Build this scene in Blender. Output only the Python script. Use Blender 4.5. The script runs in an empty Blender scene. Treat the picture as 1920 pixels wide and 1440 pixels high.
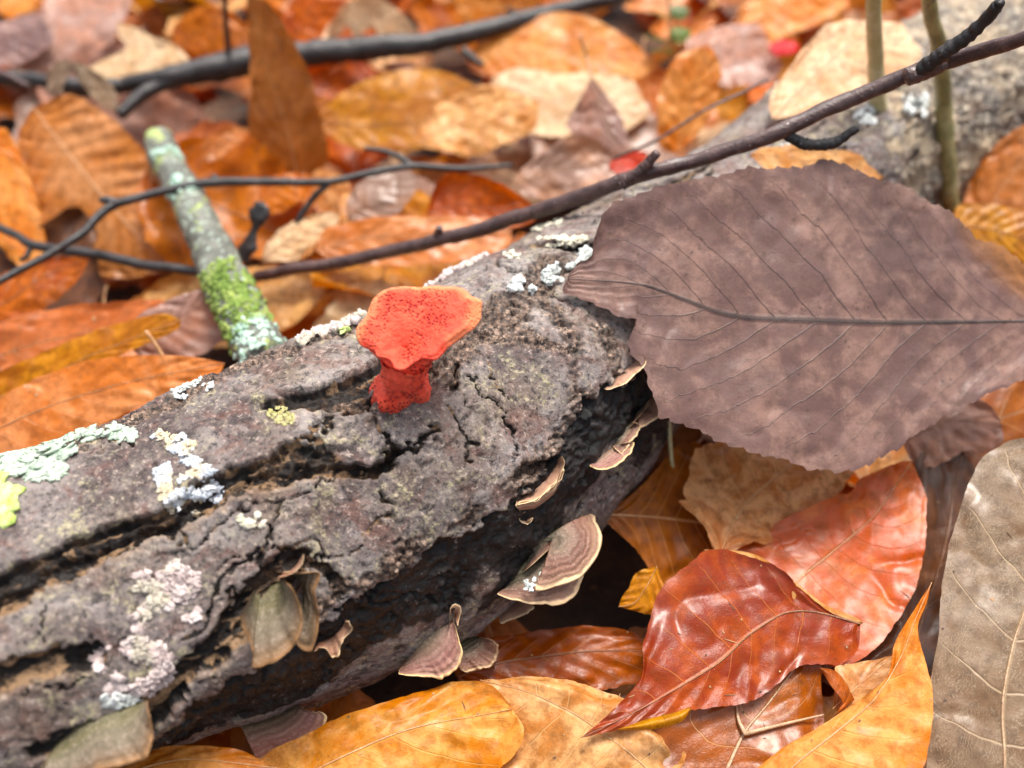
import bpy, math, random
import numpy as np

# ------------------------------------------------------------------ camera, sky, sun, exposure
S = 0.01                                   # the scene is written in centimetres, built in metres
sc = bpy.context.scene
col = sc.collection
PITCH, CAM_H, HFOV = 47.0, 22.0, 60.0
cam_d = bpy.data.cameras.new('camera')
cam = bpy.data.objects.new('camera', cam_d); col.objects.link(cam)
cam.location = (0, 0, CAM_H * S); cam.rotation_euler = (math.radians(90 - PITCH), 0, 0)
cam_d.sensor_width = 36; cam_d.angle = math.radians(HFOV)
cam_d.clip_start = 0.002; cam_d.clip_end = 50
cam_d.dof.use_dof = True; cam_d.dof.focus_distance = 0.193; cam_d.dof.aperture_fstop = 8.0
sc.camera = cam

SUN_EL, SUN_AZ = 70.0, 20.0               # soft high light, from behind the log and a little to the right
world = bpy.data.worlds.new('World'); sc.world = world; world.use_nodes = True
wn = world.node_tree; wn.nodes.clear()
sky = wn.nodes.new('ShaderNodeTexSky'); sky.sky_type = 'NISHITA'; sky.sun_disc = False
sky.sun_elevation = math.radians(SUN_EL); sky.sun_rotation = math.radians(SUN_AZ)
sky.air_density = 1.0; sky.dust_density = 6.0; sky.ozone_density = 0.6
bg = wn.nodes.new('ShaderNodeBackground'); bg.inputs['Strength'].default_value = 0.10
wo = wn.nodes.new('ShaderNodeOutputWorld')
ov = wn.nodes.new('ShaderNodeHueSaturation'); ov.inputs['Saturation'].default_value = .40     # overcast: the same sky, greyer
wn.links.new(sky.outputs[0], ov.inputs['Color']); wn.links.new(ov.outputs[0], bg.inputs[0]); wn.links.new(bg.outputs[0], wo.inputs[0])
sun_d = bpy.data.lights.new('sun', 'SUN'); sun_d.energy = 1.5; sun_d.angle = math.radians(20); sun_d.color = (1, .93, .84)
sun = bpy.data.objects.new('sun', sun_d); col.objects.link(sun)
sun.location = (0, 0, 2)
sun.rotation_euler = (math.radians(90 - SUN_EL), 0, math.radians(180 - SUN_AZ))
sc.view_settings.view_transform = 'Standard'; sc.view_settings.look = 'None'
sc.view_settings.exposure = 1.45; sc.view_settings.gamma = 1.0
try:
    sc.cycles.use_denoising = True; sc.cycles.max_bounces = 8; sc.cycles.transparent_max_bounces = 8
except Exception: pass

rng = np.random.default_rng(11); random.seed(11)

# ------------------------------------------------------------------ geometry helpers (centimetres)
FPX = 960 / math.tan(math.radians(HFOV / 2)); _p = math.radians(PITCH)
C0 = np.array([0, 0, CAM_H]); CF = np.array([0, math.cos(_p), -math.sin(_p)]); CU = np.array([0, math.sin(_p), math.cos(_p)])
def rays(q):
    q = np.atleast_2d(np.asarray(q, float))
    d = CF[None] + ((q[:, 0] - 960) / FPX)[:, None] * np.array([1., 0, 0]) + ((720 - q[:, 1]) / FPX)[:, None] * CU[None]
    return d
def at(x, y, z):
    d = rays((x, y))[0]; return C0 + d * (z - CAM_H) / d[2]
def onplane(q, P, n):
    d = rays(q); t = ((P - C0) @ n) / (d @ n); return C0 + d * t[:, None]
def proj(P):
    d = P - C0; z = d @ CF
    return 960 + FPX * d[..., 0] / z, 720 - FPX * (d @ CU) / z, z
def unit(v): v = np.asarray(v, float); return v / (np.linalg.norm(v, axis=-1, keepdims=True) + 1e-12)
def catmull(P, n):
    P = np.asarray(P, float)
    if len(P) == 2: return P[0] + (P[1] - P[0]) * np.linspace(0, 1, n)[:, None]
    L = np.r_[0, np.cumsum(np.linalg.norm(np.diff(P[:, :2], axis=0), axis=1) + 1e-6)]
    t = np.linspace(0, L[-1], n); i = np.clip(np.searchsorted(L, t, 'right') - 1, 0, len(P) - 2)
    u = ((t - L[i]) / (L[i + 1] - L[i]))[:, None]
    Q = np.vstack([2 * P[0] - P[1], P, 2 * P[-1] - P[-2]])
    a, b, c, d = Q[i], Q[i + 1], Q[i + 2], Q[i + 3]
    # tension-softened spline so unequal spacing does not overshoot
    m1, m2 = (c - a) * .42, (d - b) * .42
    return (2*u**3 - 3*u**2 + 1) * b + (u**3 - 2*u**2 + u) * m1 + (-2*u**3 + 3*u**2) * c + (u**3 - u**2) * m2
def _h(i, j, k, s):
    n = (i * 73856093) ^ (j * 19349663) ^ (k * 83492791) ^ (s * 2654435761)
    n = (n ^ (n >> 13)) * 1274126177; n &= 0xffffffff
    n = (n ^ (n >> 16)) * 2246822519; n &= 0xffffffff
    return ((n ^ (n >> 15)) & 0xffff) / 65535.0
def vnoise(P, s=0):
    P = np.asarray(P, float); i = np.floor(P).astype(np.int64); f = P - i; f = f * f * f * (f * (f * 6 - 15) + 10)
    out = 0
    for dx in (0, 1):
        for dy in (0, 1):
            for dz in (0, 1):
                w = (f[..., 0] if dx else 1 - f[..., 0]) * (f[..., 1] if dy else 1 - f[..., 1]) * (f[..., 2] if dz else 1 - f[..., 2])
                out = out + w * _h(i[..., 0] + dx, i[..., 1] + dy, i[..., 2] + dz, s)
    return out * 2 - 1
def fbm(P, o=4, s=0, g=.5):
    a, t = 1., 0; P = np.asarray(P, float) + 31.7
    for k in range(o): t = t + a * vnoise(P, s + k * 17); P = P * 2.03 + 5.1; a *= g
    return t
def smooth(a, b, x): t = np.clip((x - a) / (b - a), 0, 1); return t * t * (3 - 2 * t)
def worley(X, Y, s=0):
    i, j = np.floor(X).astype(np.int64), np.floor(Y).astype(np.int64)
    f1 = np.full(X.shape, 9.); f2 = np.full(X.shape, 9.); idv = np.zeros(X.shape)
    for a in (-1, 0, 1):
        for b in (-1, 0, 1):
            px = i + a + .1 + .8 * _h(i + a, j + b, i * 0 + 3, s); py = j + b + .1 + .8 * _h(i + a, j + b, i * 0 + 7, s)
            d = np.hypot(X - px, Y - py); n = d < f1
            f2 = np.where(n, f1, np.minimum(f2, d)); idv = np.where(n, _h(i + a, j + b, i * 0 + 11, s), idv); f1 = np.where(n, d, f1)
    return f1, f2, idv
def gridfaces(n, m, wrap=False, off=0):
    i = np.arange(n - 1)[:, None]; j = np.arange(m if wrap else m - 1)[None]; k = (j + 1) % m
    return (np.stack([i * m + j, (i + 1) * m + j, (i + 1) * m + k, i * m + k], -1).reshape(-1, 4) + off)
def mesh(name, V, F, mat, uv=None, attrs=None, sm=True, tris=None):
    """V in cm, already relative to its origin; F (n,4) quads, tris (n,3)"""
    me = bpy.data.meshes.new(name); V = np.asarray(V, np.float32) * S
    F = np.zeros((0, 4), int) if F is None else np.asarray(F); T = np.zeros((0, 3), int) if tris is None else np.asarray(tris)
    me.vertices.add(len(V)); me.vertices.foreach_set('co', V.ravel())
    li = np.r_[F.ravel(), T.ravel()].astype(np.int32); me.loops.add(len(li)); me.loops.foreach_set('vertex_index', li)
    me.polygons.add(len(F) + len(T))
    st = np.r_[np.arange(len(F)) * 4, len(F) * 4 + np.arange(len(T)) * 3].astype(np.int32)
    me.polygons.foreach_set('loop_start', st)
    me.polygons.foreach_set('use_smooth', np.full(len(F) + len(T), sm))
    if uv is not None:
        for nm, a in uv.items():
            me.uv_layers.new(name=nm).data.foreach_set('uv', np.asarray(a, np.float32)[li].ravel())
    if attrs is not None:
        for nm, a in attrs.items():
            me.attributes.new(nm, 'FLOAT', 'POINT').data.foreach_set('value', np.asarray(a, np.float32))
    me.update(calc_edges=True); me.validate()
    if mat is not None: me.materials.append(mat)
    return me
def tag(o, label=None, cat=None, group=None, kind=None):
    if label: o['label'] = label
    if cat: o['category'] = cat
    if group: o['group'] = group
    if kind: o['kind'] = kind
    return o
def obj(name, me, parent=None, loc=None):
    o = bpy.data.objects.new(name, me); col.objects.link(o)
    if parent is not None: o.parent = parent
    if loc is not None: o.location = np.asarray(loc) * S
    return o
def root(name, P, label, cat, group=None):
    o = obj(name, None, loc=P); o.empty_display_size = .01
    return tag(o, label, cat, group)
def part(name, V, F, mat, r, P, **k): return obj(name, mesh(name, np.asarray(V) - P, F, mat, **k), r)
def tube(P, R, n=10, cap=True, bump=0., seed=0, bs=3., squash=1.):
    P = np.asarray(P, float); R = np.broadcast_to(np.asarray(R, float), (len(P),))
    T = unit(np.gradient(P, axis=0)); up = np.array([0, 0, 1.]) if abs(T[0][2]) < .9 else np.array([1., 0, 0])
    a = unit(np.cross(T, up)); b = np.cross(T, a)
    th = np.linspace(0, 2 * np.pi, n, endpoint=False)
    D = np.cos(th)[None, :, None] * a[:, None] + squash * np.sin(th)[None, :, None] * b[:, None]
    r = R[:, None] * np.ones(n)
    if bump: r = r * (1 + bump * fbm((P[:, None] + D * R[:, None, None]) * bs, 3, seed))
    V = (P[:, None] + D * r[..., None]).reshape(-1, 3); F = gridfaces(len(P), n, True)
    tr = None
    if cap:
        k = len(V); V = np.vstack([V, P[0] - T[0] * R[0] * .35, P[-1] + T[-1] * R[-1] * .35]); j = np.arange(n); q = (j + 1) % n
        tr = np.vstack([np.stack([np.full(n, k), j, q], 1), np.stack([np.full(n, k + 1), (len(P) - 1) * n + q, (len(P) - 1) * n + j], 1)])
    return V, F, tr

# ------------------------------------------------------------------ material helpers
class NT:
    def __init__(s, name):
        s.m = bpy.data.materials.new(name); s.m.use_nodes = True; s.t = s.m.node_tree; s.t.nodes.clear()
        s.out = s.t.nodes.new('ShaderNodeOutputMaterial')
    def n(s, ty, **k):
        nd = s.t.nodes.new(ty)
        for a, b in k.items(): setattr(nd, a, b)
        return nd
    def put(s, sock, v):
        if isinstance(v, bpy.types.NodeSocket): s.t.links.new(v, sock)
        elif isinstance(v, (tuple, list)): sock.default_value = tuple(v) + ((1.,) if len(v) == 3 and sock.type == 'RGBA' else ())
        else: sock.default_value = v
    def math(s, op, a, b=0., c=None, clamp=False):
        nd = s.n('ShaderNodeMath', operation=op, use_clamp=clamp); s.put(nd.inputs[0], a); s.put(nd.inputs[1], b)
        if c is not None: s.put(nd.inputs[2], c)
        return nd.outputs[0]
    def ss(s, x, a, b, lo=0., hi=1.):
        nd = s.n('ShaderNodeMapRange', interpolation_type='SMOOTHSTEP'); s.put(nd.inputs[0], x)
        for i, v in enumerate((a, b, lo, hi)): s.put(nd.inputs[i + 1], v)
        return nd.outputs[0]
    def mix(s, f, a, b, mode='MIX'):
        nd = s.n('ShaderNodeMix', data_type='RGBA', blend_type=mode); s.put(nd.inputs[0], f); s.put(nd.inputs[6], a); s.put(nd.inputs[7], b); return nd.outputs[2]
    def noise(s, v, scale, det=4., rough=.55, dist=0.):
        nd = s.n('ShaderNodeTexNoise'); s.put(nd.inputs['Vector'], v); nd.inputs['Scale'].default_value = scale
        nd.inputs['Detail'].default_value = det; nd.inputs['Roughness'].default_value = rough; nd.inputs['Distortion'].default_value = dist
        return nd.outputs[0]
    def voro(s, v, scale, feat='F1', out=0, rnd=1.):
        nd = s.n('ShaderNodeTexVoronoi', feature=feat); s.put(nd.inputs['Vector'], v); nd.inputs['Scale'].default_value = scale
        nd.inputs['Randomness'].default_value = rnd; return nd.outputs[out]
    def attr(s, name, out='Fac'): return s.n('ShaderNodeAttribute', attribute_name=name).outputs[out]
    def objco(s, jitter=True):
        c = s.n('ShaderNodeTexCoord').outputs['Object']
        if not jitter: return c
        r = s.n('ShaderNodeObjectInfo').outputs['Random']; v = s.n('ShaderNodeVectorMath', operation='ADD'); s.put(v.inputs[0], c)
        k = s.n('ShaderNodeCombineXYZ'); s.put(k.inputs[0], r); s.put(k.inputs[1], s.math('MULTIPLY', r, 7.3)); s.put(v.inputs[1], k.outputs[0]); return v.outputs[0]
    def bump(s, h, strength, dist, nrm=None):
        nd = s.n('ShaderNodeBump'); nd.inputs['Strength'].default_value = strength; nd.inputs['Distance'].default_value = dist
        s.put(nd.inputs['Height'], h)
        if nrm is not None: s.put(nd.inputs['Normal'], nrm)
        return nd.outputs[0]
    def bsdf(s, colr, rough, nrm=None, coat=0., coat_r=.2, spec=.5, sss=0., sss_r=(.01, .004, .002), sheen=0.):
        p = s.n('ShaderNodeBsdfPrincipled'); s.put(p.inputs['Base Color'], colr); s.put(p.inputs['Roughness'], rough)
        s.put(p.inputs['Coat Weight'], coat); s.put(p.inputs['Coat Roughness'], coat_r); s.put(p.inputs['Specular IOR Level'], spec)
        if nrm is not None: s.put(p.inputs['Normal'], nrm)
        if sss: p.inputs['Subsurface Weight'].default_value = sss; p.inputs['Subsurface Radius'].default_value = sss_r; p.inputs['Subsurface Scale'].default_value = .3
        if sheen: p.inputs['Sheen Weight'].default_value = sheen; p.inputs['Sheen Roughness'].default_value = .5
        return p.outputs[0]
    def done(s, sh): s.t.links.new(sh, s.out.inputs[0]); return s.m

def leaf_mat(name, base, blotch, vein=None, rough=.42, coat=.35, trans=.3, mott=1., veinw=.05, veinstr=.7, tert=0.3, var=0.085, edge=None, spots=.5, fine=1., sat=1.13, ladder=0., ladc=(.5, .4, .3), lads=.5, patch=None):
    """one dead-leaf material: base and blotch colours, veins drawn from the leaf's own vein coordinates"""
    t = NT(name); co = t.objco()
    vein = vein or tuple(min(1, c * 1.5 + .04) for c in base)
    uv = t.n('ShaderNodeUVMap', uv_map='vein').outputs[0]; sx = t.n('ShaderNodeSeparateXYZ'); t.put(sx.inputs[0], uv)
    ay = t.math('ABSOLUTE', sx.outputs[1]); wob = t.math('MULTIPLY', t.math('SUBTRACT', t.noise(co, 110., 2.), .5), .22)
    x = t.math('ADD', sx.outputs[0], wob)
    d = t.math('SUBTRACT', .5, t.math('ABSOLUTE', t.math('SUBTRACT', t.math('FRACT', x), .5)))
    wv = t.math('MULTIPLY', veinw, t.math('SUBTRACT', 1.15, t.math('MULTIPLY', ay, .75)))
    lat = t.math('SUBTRACT', 1., t.ss(d, 0., wv)); lat = t.math('MULTIPLY', lat, t.ss(ay, 1., .8))
    mid = t.math('SUBTRACT', 1., t.ss(ay, .008, .035))
    vm = t.math('MAXIMUM', lat, mid)
    net = t.math('SUBTRACT', 1., t.ss(t.voro(co, 850., 'DISTANCE_TO_EDGE'), 0., .12))
    n1 = t.noise(co, 75. * mott, 5., .6, .6); n2 = t.noise(co, 330., 4., .65); n3 = t.noise(co, 1500. * fine, 3., .7)
    c = t.mix(t.ss(n1, .42, .62), base, blotch)
    c = t.mix(t.math('MULTIPLY', t.ss(n2, .42, .66), .6), c, tuple(b * .5 for b in blotch))
    if edge: c = t.mix(t.math('MULTIPLY', t.ss(t.math('ADD', ay, t.math('MULTIPLY', t.math('SUBTRACT', n1, .5), 1.2)), .7, 1.05), .9), c, edge)
    if patch: c = t.mix(t.math('MULTIPLY', t.math('MULTIPLY', t.ss(t.math('ADD', sx.outputs[0], t.math('MULTIPLY', t.math('SUBTRACT', n1, .5), 2.)), 1.6, -.6), t.ss(sx.outputs[1], -.02, -.10)), .85), c, patch)
    c = t.mix(t.math('MULTIPLY', t.ss(n2, .64, .72), spots), c, tuple(b * .22 for b in blotch))
    c = t.mix(t.math('MULTIPLY', t.math('MULTIPLY', t.ss(t.voro(co, 330.), .20, .09), t.ss(t.noise(co, 60., 2.), .47, .58)), spots), c, tuple(b * .25 for b in blotch))
    c = t.mix(t.math('MULTIPLY', t.ss(n3, .35, .75), .22), c, (.9, .75, .6), 'MULTIPLY')
    c = t.mix(t.math('MULTIPLY', net, tert * .35), c, tuple(b * .5 for b in base))
    if ladder:
        la = t.math('FRACT', t.math('ADD', t.math('MULTIPLY', ay, ladder), t.math('MULTIPLY', t.noise(co, 210., 5., .65), 9.)))
        lm = t.math('SUBTRACT', 1., t.ss(t.math('ABSOLUTE', t.math('SUBTRACT', la, .5)), .02, .14)); lm = t.math('MULTIPLY', lm, t.ss(t.noise(co, 240., 3., .6), .38, .6)); net = t.math('MAXIMUM', lm, t.math('MULTIPLY', net, .3))
        c = t.mix(t.math('MULTIPLY', lm, lads), c, ladc)
    c = t.mix(t.math('MULTIPLY', vm, veinstr), c, vein)
    oi = t.n('ShaderNodeObjectInfo').outputs['Random']
    hs = t.n('ShaderNodeHueSaturation'); t.put(hs.inputs['Color'], c)
    t.put(hs.inputs['Hue'], t.math('ADD', .5 - var * .12, t.math('MULTIPLY', oi, var * .2)))
    t.put(hs.inputs['Value'], t.math('ADD', 1 - var * 2, t.math('MULTIPLY', t.math('FRACT', t.math('MULTIPLY', oi, 13.7)), var * 4)))
    hs.inputs['Saturation'].default_value = sat; c = hs.outputs[0]
    hgt = t.math('ADD', t.math('MULTIPLY', vm, .8), t.math('ADD', t.math('MULTIPLY', net, .30 * tert), t.math('MULTIPLY', n2, .7)))
    hgt = t.math('ADD', hgt, t.math('MULTIPLY', n3, .16))
    nb = t.bump(hgt, .42, .0006)
    rg = t.math('ADD', rough - .1, t.math('MULTIPLY', n2, .25))
    sh = t.bsdf(c, rg, nb, coat=t.math('MULTIPLY', t.ss(t.noise(co, 55., 3., .5), .42, .62), coat), coat_r=.24, spec=.28)
    if trans:
        tr = t.n('ShaderNodeBsdfTranslucent'); t.put(tr.inputs[0], t.mix(1., c, (1., .72, .42), 'MULTIPLY')); t.put(tr.inputs[1], nb)
        mx = t.n('ShaderNodeMixShader'); mx.inputs[0].default_value = trans; t.t.links.new(sh, mx.inputs[1]); t.t.links.new(tr.outputs[0], mx.inputs[2]); sh = mx.outputs[0]
    return t.done(sh)
def wood_mat(name, a, b, speck=None, rough=.5, coat=.15, scale=160., speckcut=.66, bumps=.6, patches=None):
    t = NT(name); co = t.objco(); n1 = t.noise(co, scale, 5., .6, .5); n2 = t.noise(co, scale * 6, 4., .65)
    c = t.mix(t.ss(n1, .38, .64), a, b); c = t.mix(t.math('MULTIPLY', t.ss(n2, .4, .75), .5), c, tuple(x * .4 for x in a))
    if speck: c = t.mix(t.ss(t.noise(co, scale * 4.5, 2., .5), speckcut, speckcut + .05), c, speck)
    for pc, ps, cut in (patches or []): c = t.mix(t.ss(t.noise(co, ps, 5., .68, .8), cut, cut + .05), c, pc)
    return t.done(t.bsdf(c, rough, t.bump(t.math('ADD', n1, t.math('MULTIPLY', n2, .5)), bumps, .0008), coat=coat, coat_r=.3))

# ------------------------------------------------------------------ ground under the litter
def ground_mat():
    t = NT('forest_soil'); co = t.objco(False); n1 = t.noise(co, 30., 6., .65); n2 = t.noise(co, 220., 5., .7)
    c = t.mix(t.ss(n1, .35, .65), (.018, .010, .006), (.10, .042, .016)); c = t.mix(t.ss(n2, .55, .75), c, (.16, .07, .03))
    return t.done(t.bsdf(c, .75, t.bump(n2, .8, .003)))
gx = np.concatenate([-np.geomspace(60, 800, 10)[::-1], np.linspace(-50, 50, 120), np.geomspace(60, 800, 10)])
gy = np.concatenate([-np.geomspace(20, 800, 10)[::-1], np.linspace(0, 75, 100), np.geomspace(90, 900, 10)])
GX, GY = np.meshgrid(gx, gy, indexing='ij'); G = np.stack([GX, GY, np.zeros_like(GX)], -1)
G[..., 2] = -.9 + .45 * fbm(G * .25, 4, 3)
g = obj('ground', mesh('ground', G.reshape(-1, 3), gridfaces(*GX.shape), ground_mat())); tag(g, kind='structure')
g['label'] = 'dark damp soil under the fallen leaves'

# ------------------------------------------------------------------ the fallen log
LY = [6.57, 9.93, 13.83, 20.66, 27.23, 33.69, 40.13]; LR = [3.66, 3.82, 3.92, 3.22, 3.45, 3.5, 3.5]; LZ = 4.43
ctrl = np.stack([np.linspace(-16, 26, 7), LY, LR], 1)
fine = catmull(ctrl, 1200); arc = np.r_[0, np.cumsum(np.linalg.norm(np.diff(fine[:, :2], axis=0), axis=1))]
dist_w = 1 / np.maximum(8, np.hypot(fine[:, 0], fine[:, 1]) ** 1.0); cw = np.r_[0, np.cumsum((dist_w[1:] + dist_w[:-1]) * np.diff(arc))]; cw /= cw[-1]
NS = 960
sarc = np.interp(np.linspace(0, 1, NS), cw, arc)
ax, ay_, ar = (np.interp(sarc, arc, fine[:, k]) for k in (0, 1, 2))
AX = np.stack([ax, ay_, np.full(NS, LZ)], 1); TG = unit(np.gradient(AX, axis=0)); NN = np.stack([-TG[:, 1], TG[:, 0], 0 * ax], 1)
th = np.radians(np.r_[np.linspace(38, 285, 430), np.linspace(290, 393, 18)]); NTH = len(th)
RAD = np.cos(th)[None, :, None] * NN[:, None] + np.sin(th)[None, :, None] * np.array([0, 0, 1.])
P0 = AX[:, None] + ar[:, None, None] * RAD
SS = np.broadcast_to(sarc[:, None], (NS, NTH)); TT = th[None] * ar[:, None]
vis0 = np.einsum('ijk,ijk->ij', RAD, C0 - P0) > 0
px0, py0, _ = proj(P0)
def tolog(pts):
    out = []
    for q in pts:
        d = np.where(vis0, (px0 - q[0]) ** 2 + (py0 - q[1]) ** 2, 1e9); k = np.unravel_index(np.argmin(d), d.shape); out.append((SS[k], TT[k]))
    return np.array(out)
W1 = fbm(P0 * 1.1, 4, 40); W2 = fbm(P0 * 1.1 + 50, 4, 41); W3 = fbm(P0 * 4.5, 3, 42)
W4 = fbm(P0 * 9., 3, 43)
QS = SS + .22 * W1 + .07 * W3 + .03 * W4; QT = TT + .16 * W2 + .08 * W3 + .035 * W4
def seg_dist(pl, qs=None, qt=None):
    qs = QS if qs is None else qs; qt = QT if qt is None else qt; D = np.full(SS.shape, 99.)
    for a, b in zip(pl[:-1], pl[1:]):
        ab = b - a; L = ab @ ab + 1e-9; u = np.clip(((qs - a[0]) * ab[0] + (qt - a[1]) * ab[1]) / L, 0, 1)
        D = np.minimum(D, np.hypot(qs - a[0] - u * ab[0], qt - a[1] - u * ab[1]))
    return D
fis = np.zeros(SS.shape); hh = np.zeros(SS.shape)
FISS = [  # polyline in the log's surface, half width, depth, edge hardness
    ([(-60, 1160), (40, 1110), (130, 1055), (300, 978), (430, 912), (560, 876), (650, 872), (690, 882), (752, 848)], .15, .40),
    ([(520, 752), (580, 746), (640, 738), (700, 702), (738, 668)], .24, .30),
    ([(640, 760), (720, 740), (800, 700)], .14, .2),
    ([(606, 772), (600, 812), (612, 858)], .06, .16), ([(553, 838), (602, 812)], .025, .1),
    ([(713, 780), (740, 830), (752, 848), (764, 850), (802, 812)], .05, .14),
    ([(913, 677), (933, 717), (957, 742)], .022, .09), ([(887, 707), (917, 742), (970, 815), (992, 852)], .026, .09), ([(820, 770), (847, 803), (893, 852)], .026, .08),
    ([(838, 722), (850, 690)], .10, .26),
    ([(-60, 1300), (40, 1262), (110, 1238), (175, 1222)], .22, .30),
    ([(262, 1345), (350, 1262), (430, 1185), (500, 1110), (562, 1050)], .25, .30),
    ([(60, 1395), (200, 1352), (275, 1332)], .12, .2), ([(508, 985), (532, 1022), (552, 1046)], .03, .1),
    ([(560, 1050), (600, 1062), (640, 1120)], .1, .2),
    ([(80, 1200), (84, 1130)], .02, .06), ([(360, 1180), (420, 1100), (520, 1010)], .05, .07),
    ([(980, 900), (1010, 885), (1040, 860)], .12, .3), ([(1000, 470), (1060, 480), (1130, 470)], .2, .25),
    ([(1180, 400), (1300, 330), (1380, 260)], .12, .2), ([(1230, 420), (1340, 320)], .08, .15)]
for pl, w, dp in FISS:
    D = seg_dist(tolog(pl)); m = 1 - smooth(w * .72, w * 1.25, D); fis = np.maximum(fis, m); hh = np.minimum(hh, -dp * m)
tip = np.zeros(SS.shape)
for pl, w, dp in [([(-100, 1180), (40, 1085), (130, 1040), (300, 965), (430, 905), (560, 868), (660, 862), (700, 868)], .33, .34), ([(500, 748), (580, 742), (640, 732), (700, 698), (745, 662)], .30, .34),
                  ([(-100, 1330), (40, 1255), (110, 1232), (185, 1215)], .24, .24), ([(240, 1352), (350, 1255), (430, 1178), (500, 1105), (570, 1045)], .30, .26), ([(30, 1400), (200, 1345), (280, 1322)], .18, .22)]:
    q = tolog(pl); q = q[np.argsort(q[:, 0])]; tl = np.interp(SS, q[:, 0], q[:, 1]); x = (QT - tl + .07 * W1) / w      # -1 upper edge .. +1 lower edge
    e = smooth(q[0, 0], q[0, 0] + .8, QS) * (1 - smooth(q[-1, 0] - 1.0, q[-1, 0], QS)); inn = smooth(-1.2, -.84, x) * (1 - smooth(.6, 1.1, x)) * e
    hh = np.minimum(hh, -dp * smooth(-1.2, -.84, x) * np.clip((1.05 - x) / 2.05, 0, 1) ** .75 * e); fis = np.maximum(fis, inn); tip = np.maximum(tip, smooth(.1, .8, x) * (1 - smooth(.9, 1.6, x)) * e)
# a looser network of cracks over the whole bark
f1, f2, cid = worley((QS + .5 * W1) * .36, (QT + .3 * W2) * .85, 5)
crk = 1 - smooth(.012, .055, f2 - f1); crk2m = smooth(-.15, .25, fbm(P0 * .45, 2, 61))
fis_all = np.maximum(fis, crk * .75 * crk2m); hh = np.minimum(hh, -.14 * crk * crk2m)
rough = np.zeros(SS.shape)
for pl, w in [([(60, 842), (160, 806), (250, 775), (320, 742), (433, 695), (540, 660), (633, 632), (700, 605)], .40), ([(1030, 520), (950, 575), (890, 620), (850, 668), (820, 690)], .42),
              ([(1010, 560), (1075, 640), (1085, 740), (1072, 810), (1035, 855), (970, 905)], .3), ([(900, 640), (980, 640), (1060, 660)], .22), ([(700, 790), (730, 775), (640, 745)], .15),
              ([(900, 960), (820, 1010), (720, 1060), (680, 1090)], .2), ([(1120, 620), (1160, 700)], .3), ([(640, 1110), (600, 1150)], .2)]:
    D = seg_dist(tolog(pl)); rough = np.maximum(rough, 1 - smooth(w * .6, w * 1.3, D + .22 * W1))
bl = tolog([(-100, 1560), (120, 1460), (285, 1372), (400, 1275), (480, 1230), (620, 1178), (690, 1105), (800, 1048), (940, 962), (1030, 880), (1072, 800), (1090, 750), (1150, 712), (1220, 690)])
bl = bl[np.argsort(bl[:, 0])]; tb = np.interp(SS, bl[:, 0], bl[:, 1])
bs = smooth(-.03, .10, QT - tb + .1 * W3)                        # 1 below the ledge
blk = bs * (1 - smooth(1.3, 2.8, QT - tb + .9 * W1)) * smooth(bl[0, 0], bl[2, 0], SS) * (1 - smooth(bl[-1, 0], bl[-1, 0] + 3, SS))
sr = tolog([(1500, 230)])[0, 0]
rot = smooth(-.6, 1.2, (QS - sr) + 1.6 * W1 + .5 * (QT - TT.mean()))
hh = hh + .09 * (cid - .5) * (1 - rot) - .16 * bs * (1 - smooth(2.0, 4., QT - tb))
lump = .30 * fbm(P0 * .22, 3, 8) + .035 * fbm(P0 * .9, 3, 9)
fib = fbm(np.stack([SS * 2.6 + W1, TT * 6.5 + W2, SS * 0], -1), 4, 12, .6); rid = 1 - np.abs(fbm(P0 * 4.6, 4, 14)); gra = fbm(P0 * 6.5, 3, 15); pit = fbm(P0 * 2.1, 5, 16)
hh = hh + lump + .012 * pit + .006 * gra + fis_all * (.085 * fib + .05 * gra) + rough * (.13 * (rid - .6) + .06 * gra + .06 * fib) + blk * (.06 * pit + .045 * gra) + rot * (.09 * pit + .07 * gra)
def terr(x, k): y = x * k; f = np.floor(y); return (f + smooth(.36, .64, y - f)) / k
flake = terr(fbm(P0 * np.array([.8, .8, 1.1]) + .15 * W3[..., None], 4, 71), 5.)          # thin bark layers lifting off in steps
hh = hh + (1 - rough) * (1 - blk) * (1 - rot) * (.035 * flake + .018 * terr(fbm(P0 * 3., 3, 73), 4.)) + .005 * W4
PL = P0 + hh[..., None] * RAD
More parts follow.
